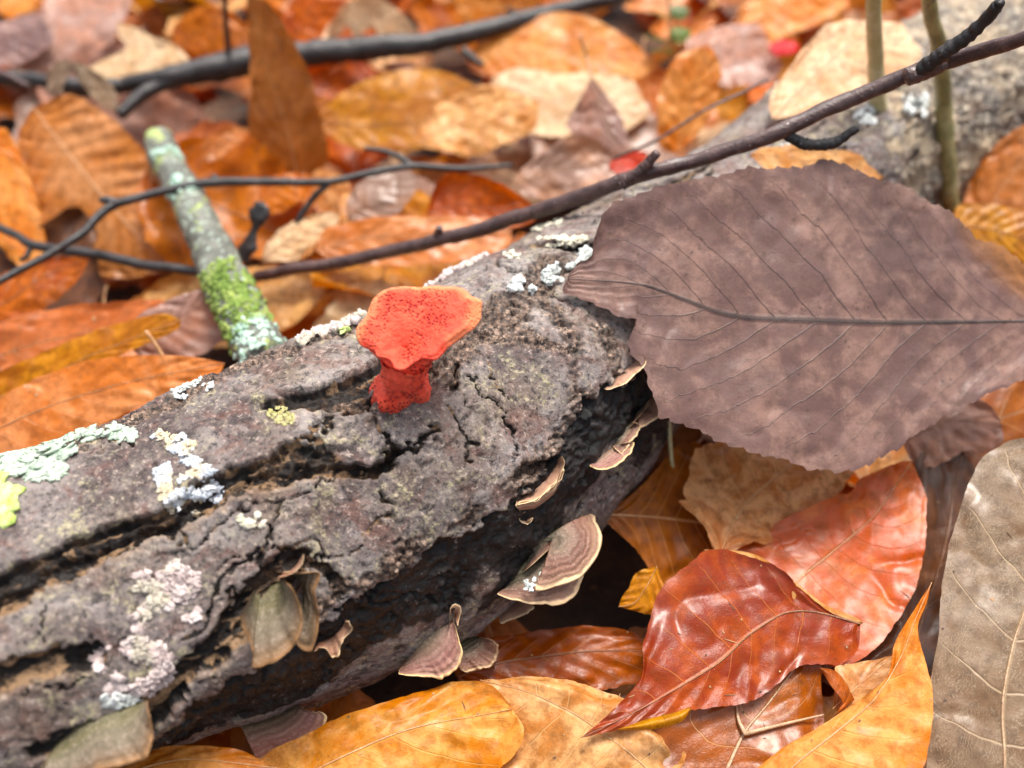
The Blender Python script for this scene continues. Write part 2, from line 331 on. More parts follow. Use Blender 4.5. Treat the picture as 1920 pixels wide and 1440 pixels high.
# lookup: which point of the bark a sight line meets
pxl, pyl, zl = proj(PL); dn = np.cross(np.gradient(PL, axis=0), np.gradient(PL, axis=1)); dn = unit(dn)
if np.mean(np.einsum('ijk,ijk->ij', dn, RAD)) < 0: dn = -dn
CELL = 4; RW, RH = 640, 480; buf = np.full((RH, RW), 1e9); bid = np.full((RH, RW), -1, np.int64)
ok = (pxl > -300) & (pxl < 2250) & (pyl > -200) & (pyl < 1700) & vis0
fi = np.flatnonzero(ok); order = fi[np.argsort(-zl.ravel()[fi])]
cx = ((pxl.ravel()[order] + 300) / CELL).astype(int); cy = ((pyl.ravel()[order] + 200) / CELL).astype(int)
inb = (cx >= 0) & (cx < RW) & (cy >= 0) & (cy < RH); bid[cy[inb], cx[inb]] = order[inb]
def onlog(x, y):
    """point and normal of the bark met by this sight line (nearest filled cell)"""
    i, j = int((y + 200) / CELL), int((x + 300) / CELL)
    for r in range(0, 14):
        sub = bid[max(0, i - r):i + r + 1, max(0, j - r):j + r + 1]
        if (sub >= 0).any():
            k = sub[sub >= 0]; q = k[np.argmin((pxl.ravel()[k] - x) ** 2 + (pyl.ravel()[k] - y) ** 2)]
            return PL.reshape(-1, 3)[q], unit(dn.reshape(-1, 3)[q] + 1.2 * RAD.reshape(-1, 3)[q])
    d = np.where(vis0, (pxl - x) ** 2 + (pyl - y) ** 2, 1e12); q = int(np.argmin(d)); return PL.reshape(-1, 3)[q], RAD.reshape(-1, 3)[q]

def bark_mat():
    t = NT('weathered_bark'); co = t.objco(False); f, ro, b, rt = (t.attr(k) for k in ('fissure', 'crumbly', 'wetblack', 'rotten')); fb = t.attr('fibre')
    n1 = t.noise(co, 45., 6., .62, .8); n2 = t.noise(co, 170., 6., .68, .4); n3 = t.noise(co, 800., 6., .75); n4 = t.noise(co, 95., 5., .7, 1.2); n5 = t.noise(co, 2600., 3., .7); n6 = t.noise(co, 420., 5., .7, .6)
    fl = t.attr('flake'); lp = t.attr('lip')
    c = t.mix(t.ss(n1, .40, .60), (.080, .058, .057), (.245, .208, .200))
    n7 = t.noise(co, 22., 4., .6, .8); c = t.mix(t.math('MULTIPLY', t.ss(n7, .46, .60), .55), c, (.175, .118, .082)); c = t.mix(t.math('MULTIPLY', t.ss(n1, .52, .68), .7), c, (.36, .335, .325))
    c = t.mix(t.math('MULTIPLY', t.ss(fl, -.2, .35), .45), c, (.205, .180, .170))
    c = t.mix(t.math('MULTIPLY', t.ss(n4, .50, .64), .75), c, (.15, .072, .055))
    c = t.mix(t.math('MULTIPLY', t.ss(n2, .52, .66), .5), c, (.29, .245, .215))
    c = t.mix(t.math('MULTIPLY', t.math('MULTIPLY', t.ss(n4, .50, .36), t.ss(n3, .47, .58)), .75), c, (.38, .35, .17))
    c = t.mix(t.math('MULTIPLY', t.ss(n6, .57, .66), .45), c, (.34, .25, .19))
    c = t.mix(t.math('MULTIPLY', t.ss(n6, .46, .36), .75), c, (.030, .022, .020))
    c = t.mix(t.math('MULTIPLY', t.ss(n3, .55, .65), .65), c, (.52, .42, .36))
    c = t.mix(t.math('MULTIPLY', t.ss(n3, .46, .37), .85), c, (.020, .015, .015))
    c = t.mix(t.math('MULTIPLY', t.ss(n5, .60, .72), .35), c, (.52, .44, .36))
    c = t.mix(t.math('MULTIPLY', lp, .4), c, t.mix(t.ss(n6, .4, .62), (.16, .10, .06), (.44, .30, .19)))
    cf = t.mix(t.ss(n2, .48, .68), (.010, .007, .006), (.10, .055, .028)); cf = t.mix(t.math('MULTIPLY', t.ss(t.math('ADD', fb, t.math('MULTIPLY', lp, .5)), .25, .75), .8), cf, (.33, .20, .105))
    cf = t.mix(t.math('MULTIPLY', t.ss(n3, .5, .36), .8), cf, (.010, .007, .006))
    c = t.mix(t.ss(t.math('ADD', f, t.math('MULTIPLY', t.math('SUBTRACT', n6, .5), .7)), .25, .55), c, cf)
    cr = t.mix(t.ss(n3, .42, .60), (.020, .014, .012), (.24, .155, .11)); cr = t.mix(t.math('MULTIPLY', t.ss(n6, .54, .64), t.ss(n3, .45, .55)), cr, (.52, .37, .28)); cr = t.mix(t.math('MULTIPLY', t.ss(n4, .55, .62), .6), cr, (.09, .08, .07))
    c = t.mix(t.math('MULTIPLY', ro, .88), c, cr)
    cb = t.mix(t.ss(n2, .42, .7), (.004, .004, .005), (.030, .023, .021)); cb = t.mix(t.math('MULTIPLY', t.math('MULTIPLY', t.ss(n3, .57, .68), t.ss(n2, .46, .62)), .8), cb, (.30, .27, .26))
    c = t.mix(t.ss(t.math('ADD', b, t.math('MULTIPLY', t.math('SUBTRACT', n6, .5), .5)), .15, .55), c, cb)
    ct = t.mix(t.ss(n1, .38, .62), (.17, .145, .125), (.46, .35, .23)); ct = t.mix(t.ss(n2, .5, .66), ct, (.17, .12, .085)); ct = t.mix(t.math('MULTIPLY', t.ss(n6, .55, .64), .8), ct, (.68, .62, .48)); ct = t.mix(t.ss(n4, .58, .68), ct, (.06, .05, .045))
    c = t.mix(rt, c, ct)
    h = t.math('ADD', t.math('MULTIPLY', n2, .8), t.math('ADD', t.math('MULTIPLY', n3, .55), t.math('MULTIPLY', n5, .16)))
    rg = t.math('SUBTRACT', t.math('ADD', .42, t.math('MULTIPLY', n3, .35)), t.math('MULTIPLY', b, .22))
    return t.done(t.bsdf(c, rg, t.bump(h, .9, .0012), coat=.06, coat_r=.3, spec=.32))
base = np.array([5., 20., 0.])
log = root('fallen_log', base, 'rough grey fissured log lying across the leaf litter, carrying the red mushroom', 'log')
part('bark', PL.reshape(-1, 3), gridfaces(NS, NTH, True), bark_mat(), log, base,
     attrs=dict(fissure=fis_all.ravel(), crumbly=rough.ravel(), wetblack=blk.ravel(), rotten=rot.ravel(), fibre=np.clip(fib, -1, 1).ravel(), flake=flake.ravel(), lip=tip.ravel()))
endm = wood_mat('end_wood', (.16, .10, .06), (.30, .2, .12), rough=.7)
for i in (0, NS - 1):
    c = AX[i]; k = PL[i]; V = np.vstack([c[None], (c + .5 * (k - c)), k]); j = np.arange(NTH); q = (j + 1) % NTH
    part('broken_end', V, np.stack([1 + j, 1 + NTH + j, 1 + NTH + q, 1 + q], 1), endm, log, base, tris=np.stack([0 * j, 1 + j, 1 + q], 1))
# ------------------------------------------------------------------ leaves
def tilted(ax, ay):
    a, b = math.radians(ax), math.radians(ay)
    return unit(np.array([math.sin(b), -math.sin(a) * math.cos(b), math.cos(a) * math.cos(b)]))
LM = {  # dead-leaf materials
 'umber':  leaf_mat('umber_leaf', (.150, .080, .072), (.262, .148, .120), (.045, .030, .028), rough=.46, coat=.22, trans=.12, mott=1.3, veinw=.038, veinstr=.75, spots=.6, tert=.5, sat=1.0, ladder=22., ladc=(.06, .036, .032), lads=.3, patch=(.42, .17, .05)),
 'brown':  leaf_mat('brown_leaf', (.40, .145, .045), (.30, .10, .032), (.62, .33, .15), coat=.3, trans=.3, spots=.4, veinw=.045),
 'tan':    leaf_mat('tan_leaf', (.66, .38, .19), (.46, .20, .08), (.66, .42, .22), coat=.2, trans=.3, mott=1.6, spots=.6, veinw=.04, veinstr=.5),
 'gold':   leaf_mat('golden_leaf', (.66, .33, .08), (.50, .20, .04), (.30, .13, .04), coat=.2, trans=.35, mott=1.0, spots=.5, veinw=.04, veinstr=.35),
 'red':    leaf_mat('maroon_leaf', (.185, .030, .011), (.30, .066, .018), (.50, .22, .11), rough=.34, coat=.5, trans=.2, mott=1.2, spots=.25, veinw=.035, veinstr=.55, tert=.2),
 'pink':   leaf_mat('rosy_leaf', (.42, .115, .042), (.50, .18, .065), (.22, .09, .06), rough=.38, coat=.35, trans=.2, mott=1.3, spots=.2, veinw=.03, veinstr=.45, tert=.15),
 'orange': leaf_mat('orange_leaf', (.72, .355, .14), (.60, .205, .062), (.72, .40, .16), coat=.2, trans=.35, mott=1.0, spots=.15, veinw=.04, veinstr=.5),
 'amber':  leaf_mat('amber_leaf', (.60, .17, .016), (.42, .09, .010), (.30, .10, .02), coat=.3, trans=.45, mott=.8, spots=.3, veinw=.04, veinstr=.3),
 'cream':  leaf_mat('cream_leaf', (.72, .54, .36), (.62, .40, .23), (.78, .66, .5), coat=.15, trans=.3, mott=.9, spots=.2, veinw=.03, veinstr=.4),
 'taupe':  leaf_mat('taupe_leaf', (.27, .185, .115), (.20, .115, .06), (.46, .33, .2), rough=.4, coat=.45, trans=.15, mott=1.1, spots=.3, veinw=.035, veinstr=.8, tert=.5, sat=1.0, ladder=20., ladc=(.46, .36, .25), lads=.6),
 'lilac':  leaf_mat('ashy_leaf', (.33, .215, .175), (.40, .22, .15), (.42, .30, .24), rough=.36, coat=.5, trans=.2, mott=1.0, spots=.15, veinw=.03, veinstr=.4),
 'dark':   leaf_mat('wet_dark_leaf', (.075, .034, .020), (.14, .060, .030), (.20, .11, .07), rough=.32, coat=.35, trans=.1, mott=1.2, spots=.4, veinw=.04, veinstr=.5),
 'rust':   leaf_mat('rust_leaf', (.38, .14, .055), (.50, .20, .085), (.56, .31, .16), coat=.3, trans=.3, mott=.8, spots=.25, veinw=.035, veinstr=.45),
 'salmon': leaf_mat('salmon_leaf', (.60, .26, .135), (.50, .17, .07), (.68, .36, .2), rough=.36, coat=.45, trans=.25, mott=.7, spots=.1, veinw=.03, veinstr=.4),
 'chestnut': leaf_mat('chestnut_leaf', (.27, .078, .026), (.36, .12, .04), (.58, .36, .2), rough=.34, coat=.5, trans=.2, mott=1.1, spots=.4, veinw=.03, veinstr=.6),
 'peach': leaf_mat('peach_leaf', (.60, .31, .155), (.52, .22, .085), (.70, .44, .27), rough=.4, coat=.3, trans=.3, mott=.7, spots=.15, veinw=.035, veinstr=.45),
 'scarlet': leaf_mat('scarlet_leaf', (.62, .05, .03), (.55, .03, .02), (.6, .2, .1), coat=.3, trans=.3, spots=.1),
}
STALK = {k: wood_mat('stalk_' + k, a, b, rough=.5, scale=300.) for k, a, b in (('pale', (.52, .25, .095), (.62, .36, .17)), ('brown', (.20, .085, .04), (.30, .14, .07)), ('black', (.025, .018, .016), (.06, .042, .036)), ('fawn', (.40, .24, .13), (.5, .33, .2)))}
SEED = [100]
def leaf(name, label, mid, L, R, anchor, tilt=(15, 0), mat='brown', stalk='pale', petiole=None, veins=9, k=1.6, cup=.0, wave=.10, corr=.025, bend=0., teeth=0., rib=.045, nu=56, nv=17, cat='leaf', group=None, ribz=.012, roll=0., lf=.10, amat=None, rag=.05, bite=.0, crease=.10):
    """a leaf blade spanned between its midrib and its two margins, on its own tilted plane, then bent, cupped and waved"""
    SEED[0] += 1; sd = SEED[0]
    n = tilted(*tilt); A = at(*anchor)
    ed = lambda E: [mid[0]] + list(E) + [mid[-1]]
    m, l, r = catmull(mid, nu), catmull(ed(L), nu), catmull(ed(R), nu)
    if len(m[0]) > 2: m, l, r = m[:, :2], l[:, :2], r[:, :2]
    M3, L3, R3 = onplane(m, A, n), onplane(l, A, n), onplane(r, A, n)
    v = np.linspace(-1, 1, 2 * nv + 1); u = np.linspace(0, 1, nu)
    E3 = np.where((v < 0)[None, :, None], L3[:, None], R3[:, None]); w = np.abs(v)[None, :, None]
    if teeth:
        f = (u * veins * 3) % 1.; o = (f - .35) * teeth * np.sin(np.pi * u) ** .3; o = o + teeth * .5 * fbm(np.stack([u * 30, u * 0, u * 0 + sd], -1), 2, sd)
        E3 = E3 + unit(E3 - M3[:, None]) * o[:, None, None]
    side = (np.arange(len(v)) > nv) * 7.3
    if rag or bite:
        uu = np.stack([u[:, None] * 11 + side[None], u[:, None] * 0 + side[None], u[:, None] * 0 + sd + 0 * side[None]], -1); hw0 = np.linalg.norm(E3 - M3[:, None], axis=-1)
        o = rag * (fbm(uu, 4, sd + 3, .65)) - bite * smooth(.25, .42, vnoise(uu * .8 + 3.3, sd + 9)) * np.sin(np.pi * u)[:, None]
        E3 = E3 + unit(E3 - M3[:, None]) * (o * np.minimum(1, hw0))[..., None]
    P = M3[:, None] * (1 - w) + E3 * w
    hw = np.linalg.norm(E3 - M3[:, None], axis=-1); V_, U_ = np.meshgrid(v, u)
    x = U_ * veins - np.abs(V_) * k
    tri = np.abs((x % 1.) - .5) * 2
    d = cup * (V_ ** 2) * hw + corr * (tri - .5) * np.minimum(1, np.abs(V_) * 3) * (1 - .3 * np.abs(V_)) * 2
    d = d + wave * np.abs(V_) ** 1.5 * fbm(np.stack([U_ * 3.2, V_ * 1.3 + 5, V_ * 0 + sd], -1), 3, sd) * np.minimum(1, hw)
    d = d + lf * fbm(P * .42 + sd * 3.1, 2, sd) + .015 * fbm(P * 3, 3, sd + 5) - crease * (1 - np.minimum(1, np.abs(fbm(P * .75 + sd, 2, sd + 11)) * 2.2)) ** 2 * (.3 + .7 * np.abs(V_))
    d = d + bend * ((2 * U_ - 1) ** 2 - .33) + roll * V_ * np.abs(V_) * hw
    Q = P + d[..., None] * n
    base = Q[0, nv].copy()
    rt = root(name, base, label, cat, group)
    part('blade', Q.reshape(-1, 3), gridfaces(nu, 2 * nv + 1), LM[amat or mat], rt, base, uv={'vein': np.stack([x.ravel(), V_.ravel()], 1)})
    if rib:
        rr = rib * .68 * (1 - .8 * u); c = Q[:, nv] + n * ribz
        V, F, tr = tube(c, np.maximum(rr, .008), 6, squash=.7); part('midrib', V, F, STALK[stalk], rt, base, tris=tr)
    if petiole:
        pts = [base] + [at(*q) for q in petiole]; c = catmull(np.array(pts), 16); V, F, tr = tube(c, np.linspace(max(rib, .04), max(rib, .04) * 1.15, 16), 8)
        V = V; part('stalk', V, F, STALK[stalk], rt, base, tris=tr)
    return rt, Q, n

# --- foreground, right of the log
r_big, Qb, nb_ = leaf('cherry_leaf', 'big dull purplish-brown toothed leaf propped on the log, dark veins', [(2080, 585), (1920, 600), (1640, 605), (1380, 590), (1210, 535), (1065, 522)],
     [(2020, 550), (1920, 495), (1835, 445), (1770, 388), (1690, 345), (1655, 340), (1600, 322), (1545, 303), (1500, 318), (1400, 325), (1300, 342), (1250, 356), (1140, 395), (1112, 440), (1108, 480), (1085, 496)],
     [(2040, 670), (1920, 712), (1800, 765), (1730, 825), (1640, 882), (1550, 892), (1450, 870), (1340, 825), (1240, 780), (1208, 700), (1176, 650), (1192, 604), (1165, 598), (1110, 565), (1058, 548)],
     (1150, 540, 8.35), (33, 9), 'umber', 'black', veins=15, k=3.4, cup=.03, wave=.22, corr=.010, teeth=.085, rib=.032, nu=220, nv=40, lf=.10, rag=.12, bite=.16, crease=.045, ribz=0.)
leaf('beech_leaf', 'russet beech leaf with a stalk touching the log below the brackets', [(1120, 965), (1220, 970), (1320, 980), (1450, 1000)], [(1165, 940), (1192, 920), (1232, 880), (1290, 825), (1390, 880), (1440, 950)], [(1140, 985), (1190, 1030), (1240, 1090), (1330, 1090), (1420, 1040)],
     (1220, 970, 3.1), (24, 4), 'brown', 'pale', petiole=[(1085, 956, 3.5), (1046, 950, 3.7)], veins=9, wave=.16, teeth=.03, nu=90, nv=22)
leaf('beech_leaf', 'mottled tan leaf tucked under the big purplish-brown leaf', [(1345, 1050), (1370, 985), (1420, 925), (1500, 860), (1560, 830)], [(1312, 985), (1275, 915), (1300, 830), (1400, 800), (1500, 790)], [(1390, 1032), (1470, 1000), (1530, 965), (1560, 925), (1600, 870)],
     (1420, 930, 3.55), (20, 8), 'tan', 'pale', veins=8, wave=.25, rib=.02, nu=90, nv=22, rag=.16, bite=.25)
leaf('beech_leaf', 'glossy rose-red beech leaf with pale midrib, its tip under the brown leaf', [(1470, 1125), (1500, 1085), (1560, 1035), (1640, 965), (1712, 862)], [(1395, 1085), (1375, 1035), (1480, 968), (1590, 925), (1612, 898), (1680, 868)], [(1545, 1245), (1600, 1243), (1660, 1195), (1712, 1110), (1738, 1010), (1738, 930)],
     (1600, 1050, 3.1), (14, -6), 'pink', 'pale', veins=10, k=2.6, wave=.14, corr=.008, rib=.03, nu=100, nv=26)
r_red, Qr, nr = leaf('beech_leaf', 'glossy deep maroon beech leaf with its upper margin folded over', [(1614, 1170), (1530, 1148), (1470, 1150), (1405, 1190), (1340, 1248), (1200, 1330), (1088, 1384)], [(1545, 1142), (1490, 1100), (1440, 1062), (1390, 1042), (1325, 1034), (1262, 1085), (1232, 1120), (1208, 1200), (1202, 1270), (1145, 1335)], [(1610, 1215), (1580, 1240), (1500, 1250), (1400, 1315), (1290, 1335), (1180, 1364)],
     (1350, 1220, 3.45), (16, 4), 'red', 'brown', veins=11, k=1.2, wave=.18, corr=.03, teeth=.02, rib=.03, nu=110, nv=28)
def flap(rt, name, top, bot, z, mat, tilt, raise_=.12, arch=.06, seed=3):
    """a narrow turned-over piece of blade between two edges, its free edge standing off"""
    n = tilted(*tilt); A = at(*z); a, b = onplane(catmull(top, 48), A, n), onplane(catmull(bot, 48), A, n); w = np.linspace(0, 1, 9); u = np.linspace(0, 1, 48)
    V = a[:, None] * (1 - w)[None, :, None] + b[:, None] * w[None, :, None]
    d = raise_ * (w ** .6)[None] * (np.sin(np.pi * u) ** .5)[:, None] + arch * np.sin(np.pi * w)[None] + .05 * fbm(V * 1.8, 3, seed) + .03 * w[None] * fbm(np.stack([u * 9, u * 0, u * 0 + seed], -1), 2, seed)[:, None]
    base = np.array(rt.location) / S; U = np.stack(np.meshgrid(np.linspace(0, 5, 48), np.linspace(.15, .95, 9), indexing='ij'), -1).reshape(-1, 2)
    return part(name, (V + d[..., None] * n).reshape(-1, 3), gridfaces(48, 9), LM[mat], rt, base, uv={'vein': U})
fm = flap(r_red, 'folded_margin', [(1318, 1030), (1400, 1035), (1450, 1058), (1500, 1100), (1550, 1134), (1600, 1156), (1616, 1166)], [(1322, 1036), (1395, 1056), (1440, 1078), (1475, 1118), (1520, 1152), (1565, 1176), (1616, 1170)], (1480, 1095, 3.62), 'tan', (16, 4)); fm['label'] = 'golden curled-over margin of the maroon leaf'
leaf('beech_leaf', 'bright orange leaf with upright pointed tip beside the maroon leaf', [(1400, 1560), (1480, 1445), (1560, 1378), (1640, 1310), (1690, 1230), (1715, 1165), (1747, 1092)], [(1380, 1480), (1470, 1400), (1530, 1365), (1610, 1312), (1665, 1265), (1680, 1200), (1722, 1130)], [(1600, 1580), (1720, 1470), (1752, 1345), (1742, 1260), (1722, 1180), (1738, 1130)],
     (1640, 1330, 4.0), (12, -14), 'orange', 'pale', veins=9, k=1.5, wave=.12, cup=.06, rib=.035, nu=90, nv=22)
leaf('maple_leaf', 'chestnut leaf underside with thick pale forking veins below the maroon leaf', [(1350, 1470), (1395, 1375), (1440, 1320), (1500, 1240)], [(1180, 1470), (1220, 1370), (1300, 1325), (1400, 1270)], [(1520, 1480), (1550, 1400), (1545, 1320), (1540, 1245)],
     (1400, 1370, 2.7), (12, 0), 'chestnut', 'fawn', veins=4, wave=.2, rib=.07, nu=70, nv=20, cup=.05)
for q in ([(1398, 1378), (1385, 1350), (1380, 1318)], [(1400, 1375), (1460, 1360), (1545, 1340)]):
    rt = [o for o in bpy.data.objects if o.get('label', '').startswith('chestnut leaf')][0]; c = catmull(np.array([at(a, b, 2.82) for a, b in q]), 14); V, F, tr = tube(c, np.linspace(.055, .02, 14), 6)
    part('side_vein', V, F, STALK['fawn'], rt, np.array(rt.location) / S, tris=tr)
leaf('beech_leaf', 'pale yellow-tan leaf scrap between the orange and chestnut leaves', [(1560, 1330), (1610, 1285), (1680, 1225)], [(1565, 1270), (1572, 1248), (1640, 1236)], [(1600, 1345), (1650, 1320), (1690, 1270)], (1610, 1285, 3.1), (10, 0), 'cream', 'pale', veins=5, rib=.02, nu=40, nv=12, amat='tan')
rs = root('curled_leaf_strip', at(1230, 1352, 3.4), 'small golden rolled-up leaf sliver lying on the maroon leaf', 'leaf'); flap(rs, 'rolled_blade', [(1158, 1367), (1215, 1348), (1265, 1336), (1292, 1326)], [(1158, 1370), (1225, 1368), (1275, 1355), (1294, 1334)], (1230, 1352, 3.62), 'gold', (15, 0), .05, .14, 8)
rs = root('curled_leaf_strip', at(1565, 1285, 3.2), 'brown curled leaf fragment beside the bright orange leaf', 'leaf'); flap(rs, 'rolled_blade', [(1535, 1252), (1565, 1258), (1590, 1285), (1602, 1312)], [(1538, 1262), (1552, 1290), (1570, 1318), (1560, 1345)], (1565, 1285, 3.3), 'brown', (20, 10), .2, .08, 9)
leaf('ladder_veined_leaf', 'large grey-brown leaf with fine ladder veins and pale midrib', [(1870, 1600), (1882, 1440), (1880, 1310), (1905, 1190), (1960, 1050), (2010, 900), (2030, 820)], [(1720, 1580), (1738, 1440), (1746, 1280), (1772, 1110), (1795, 985), (1835, 872), (1905, 822)], [(2100, 1560), (2150, 1300), (2140, 1000), (2080, 850)],
     (1850, 1200, 4.3), (20, -10), 'taupe', 'fawn', veins=8, k=1.0, wave=.18, cup=-.05, rib=.05, nu=110, nv=26)
leaf('oak_leaf', 'wet blackish-brown leaf wedged beside the ladder-veined leaf', [(1640, 1330), (1720, 1200), (1760, 1050), (1800, 850)], [(1590, 1260), (1680, 1150), (1690, 1000), (1710, 880), (1750, 800)], [(1760, 1330), (1820, 1200), (1850, 1050), (1860, 900)], (1750, 1050, 2.0), (20, 6), 'dark', 'brown', veins=7, wave=.5, rib=.03, lf=.4, crease=.12, rag=.15, bite=.2, nu=80, nv=20)
leaf('beech_leaf', 'warm brown leaf between the big toothed leaf and ladder-veined leaf', [(1700, 850), (1800, 810), (1950, 760), (2050, 730)], [(1740, 740), (1850, 700), (1960, 690)], [(1740, 900), (1850, 880), (1980, 830)], (1850, 800, 3.0), (22, 8), 'chestnut', 'brown', veins=8, wave=.25, rib=.025)
leaf('oak_leaf', 'ashy grey leaf scrap at the lower margin of the toothed leaf', [(1690, 830), (1780, 790), (1880, 800)], [(1720, 760), (1800, 740), (1860, 770)], [(1730, 880), (1800, 850), (1870, 840)], (1780, 800, 3.5), (25, 0), 'lilac', 'brown', veins=6, wave=.3, rib=.02)
leaf('aspen_leaf', 'yellowish curled leaf scrap hanging beside the dark hollow under the log', [(1232, 1062), (1212, 1100), (1190, 1130), (1160, 1138)], [(1195, 1072), (1180, 1100), (1165, 1122)], [(1246, 1100), (1238, 1150), (1215, 1152)], (1205, 1105, 3.3), (30, -10), 'gold', 'pale', veins=5, wave=.2, rib=.015, nu=40, nv=12)
leaf('tulip_leaf', 'big pale golden leaf in front of the log with curled upper margin', [(380, 1560), (560, 1460), (760, 1370), (960, 1330)], [(470, 1440), (560, 1385), (650, 1340), (760, 1300), (850, 1275), (920, 1280)], [(600, 1600), (800, 1540), (950, 1430), (980, 1370)], (700, 1390, 3.0), (14, 2), 'orange', 'pale', veins=8, wave=.35, cup=.02, lf=.3, nu=90, nv=24)
leaf('tulip_leaf', 'creased tan leaf with fine pale veins in front of the log', [(1240, 1470), (1160, 1400), (1080, 1345), (990, 1300), (900, 1275)], [(1000, 1560), (940, 1460), (905, 1380), (890, 1320)], [(1290, 1420), (1240, 1350), (1150, 1300), (1020, 1268)], (1080, 1370, 2.75), (12, 0), 'tan', 'pale', veins=7, k=.8, wave=.4, lf=.28, nu=90, nv=24, rib=.03)
leaf('tulip_leaf', 'shaded wet brown leaf below the double bracket', [(860, 1270), (960, 1240), (1080, 1225), (1230, 1220)], [(880, 1215), (980, 1185), (1100, 1180), (1200, 1190)], [(920, 1300), (1050, 1300), (1150, 1290), (1230, 1260)], (1050, 1240, 2.0), (10, 0), 'dark', 'brown', veins=7, wave=.3, lf=.2, nu=70, nv=20, amat='chestnut')
leaf('beech_leaf', 'clear orange leaf under the near end of the log', [(60, 1500), (200, 1460), (340, 1425), (520, 1440)], [(100, 1450), (220, 1412), (330, 1398), (440, 1404)], [(120, 1580), (300, 1560), (480, 1500)], (300, 1440, 3.6), (12, 0), 'amber', 'pale', veins=8, wave=.25, rib=.03, amat='orange')
# --- right edge, behind
leaf('beech_leaf', 'smooth orange leaf slanting beside the green sapling stems', [(1800, 470), (1850, 400), (1900, 320), (1990, 220)], [(1795, 420), (1815, 350), (1850, 290), (1920, 235)], [(1900, 470), (1960, 400), (2010, 290)], (1880, 380, 4.2), (38, -18), 'orange', 'pale', veins=8, wave=.15, rib=.02, amat='salmon')
leaf('beech_leaf', 'pale yellow-orange leaf behind the big toothed leaf', [(1780, 420), (1850, 430), (1950, 460)], [(1800, 385), (1870, 385), (1960, 410)], [(1820, 470), (1880, 500), (1970, 510)], (1860, 440, 4.7), (30, -8), 'orange', 'pale', veins=8, wave=.12, rib=.02, amat='gold')
leaf('beech_leaf', 'brown rounded leaf curled behind the sapling stems', [(1790, 330), (1840, 285), (1910, 250)], [(1800, 290), (1850, 245), (1895, 236)], [(1830, 350), (1890, 310), (1925, 275)], (1850, 290, 4.2), (30, -20), 'rust', 'brown', veins=7, wave=.2, cup=.15, rib=.02)
leaf('beech_leaf', 'pale orange leaf lying on the log behind the big toothed leaf', [(1405, 290), (1500, 300), (1600, 310), (1660, 330)], [(1440, 275), (1520, 276), (1610, 288)], [(1450, 330), (1540, 345), (1620, 345)], (1500, 305, 7.9), (12, 12), 'tan', 'pale', veins=7, wave=.08, rib=.015, amat='tan')
leaf('oak_leaf', 'tan leaf stuck to the rotten end of the log', [(1450, 220), (1530, 140), (1600, 80), (1690, 40)], [(1450, 170), (1510, 90), (1580, 30)], [(1530, 215), (1620, 170), (1720, 120)], (1560, 120, 8.5), (18, 10), 'tan', 'fawn', veins=8, wave=.3, rib=.02, amat='cream')
# --- litter behind the log
leaf('beech_leaf', 'large corrugated tan beech leaf standing left of the lichened stick', [(60, 200), (130, 290), (220, 400), (320, 510)], [(30, 270), (50, 380), (110, 490), (210, 520)], [(130, 178), (210, 225), (285, 300), (320, 390), (338, 470)], (180, 330, 3.4), (40, 0), 'salmon', 'pale', veins=13, k=2.2, wave=.1, corr=.05, rib=.03, nu=110, nv=26, amat='peach')
leaf('beech_leaf', 'pale tan leaf on edge at left of the corrugated beech leaf', [(-40, 250), (20, 300), (60, 400), (90, 480)], [(-60, 330), (-20, 430), (40, 500)], [(10, 240), (50, 320), (75, 400)], (20, 350, 3.8), (35, 15), 'tan', 'pale', veins=8, rib=.02, amat='orange')
leaf('beech_leaf', 'amber leaf under the thin dark twig by the lichened stick', [(-60, 590), (20, 560), (90, 510), (165, 482)], [(-40, 530), (30, 500), (100, 480)], [(0, 600), (80, 580), (140, 530)], (60, 540, 3.2), (25, 0), 'amber', 'brown', veins=8, wave=.2, rib=.03, lf=.2)
leaf('beech_leaf', 'salmon-pink smooth leaf leaning against the back of the log', [(-60, 830), (100, 760), (240, 715), (420, 680)], [(-40, 780), (60, 715), (170, 675), (270, 664), (360, 668)], [(0, 870), (150, 810), (300, 750), (400, 710)], (180, 740, 4.7), (35, 0), 'salmon', 'pale', veins=9, wave=.06, corr=.02, rib=.02, nu=80, nv=20)
leaf('beech_leaf', 'long honey-coloured leaf margin above the salmon-pink leaf', [(-40, 760), (80, 710), (200, 655), (340, 600)], [(-40, 720), (60, 670), (190, 615), (300, 588)], [(0, 775), (120, 715), (240, 662), (330, 620)], (160, 670, 4.0), (35, 0), 'orange', 'pale', veins=9, wave=.12, rib=.02, amat='gold')
leaf('beech_leaf', 'broad brown-orange leaf beneath the honey-coloured one', [(-60, 690), (80, 640), (220, 610), (330, 575)], [(-40, 620), (80, 580), (200, 568), (290, 560)], [(-20, 730), (110, 690), (240, 640)], (140, 630, 3.3), (28, 0), 'rust', 'pale', veins=9, wave=.2, rib=.02)
leaf('beech_leaf', 'dusky pink-brown leaf against the lower end of the lichened stick', [(230, 640), (310, 610), (380, 570), (420, 555)], [(260, 590), (320, 560), (390, 540)], [(280, 680), (360, 670), (430, 630)], (330, 610, 3.9), (35, 10), 'rust', 'brown', veins=8, wave=.12, rib=.02, amat='lilac')
leaf('beech_leaf', 'tall brown leaf standing upright across the thick dark branch', [(560, 345), (540, 250), (505, 140), (470, 10), (462, -20)], [(490, 325), (466, 240), (470, 160), (466, 70)], [(615, 300), (600, 210), (570, 110), (520, 20)], (530, 200, 4.6), (66, 0), 'rust', 'pale', veins=8, k=3.2, wave=.25, cup=.1, rib=.03, nu=80, nv=18)
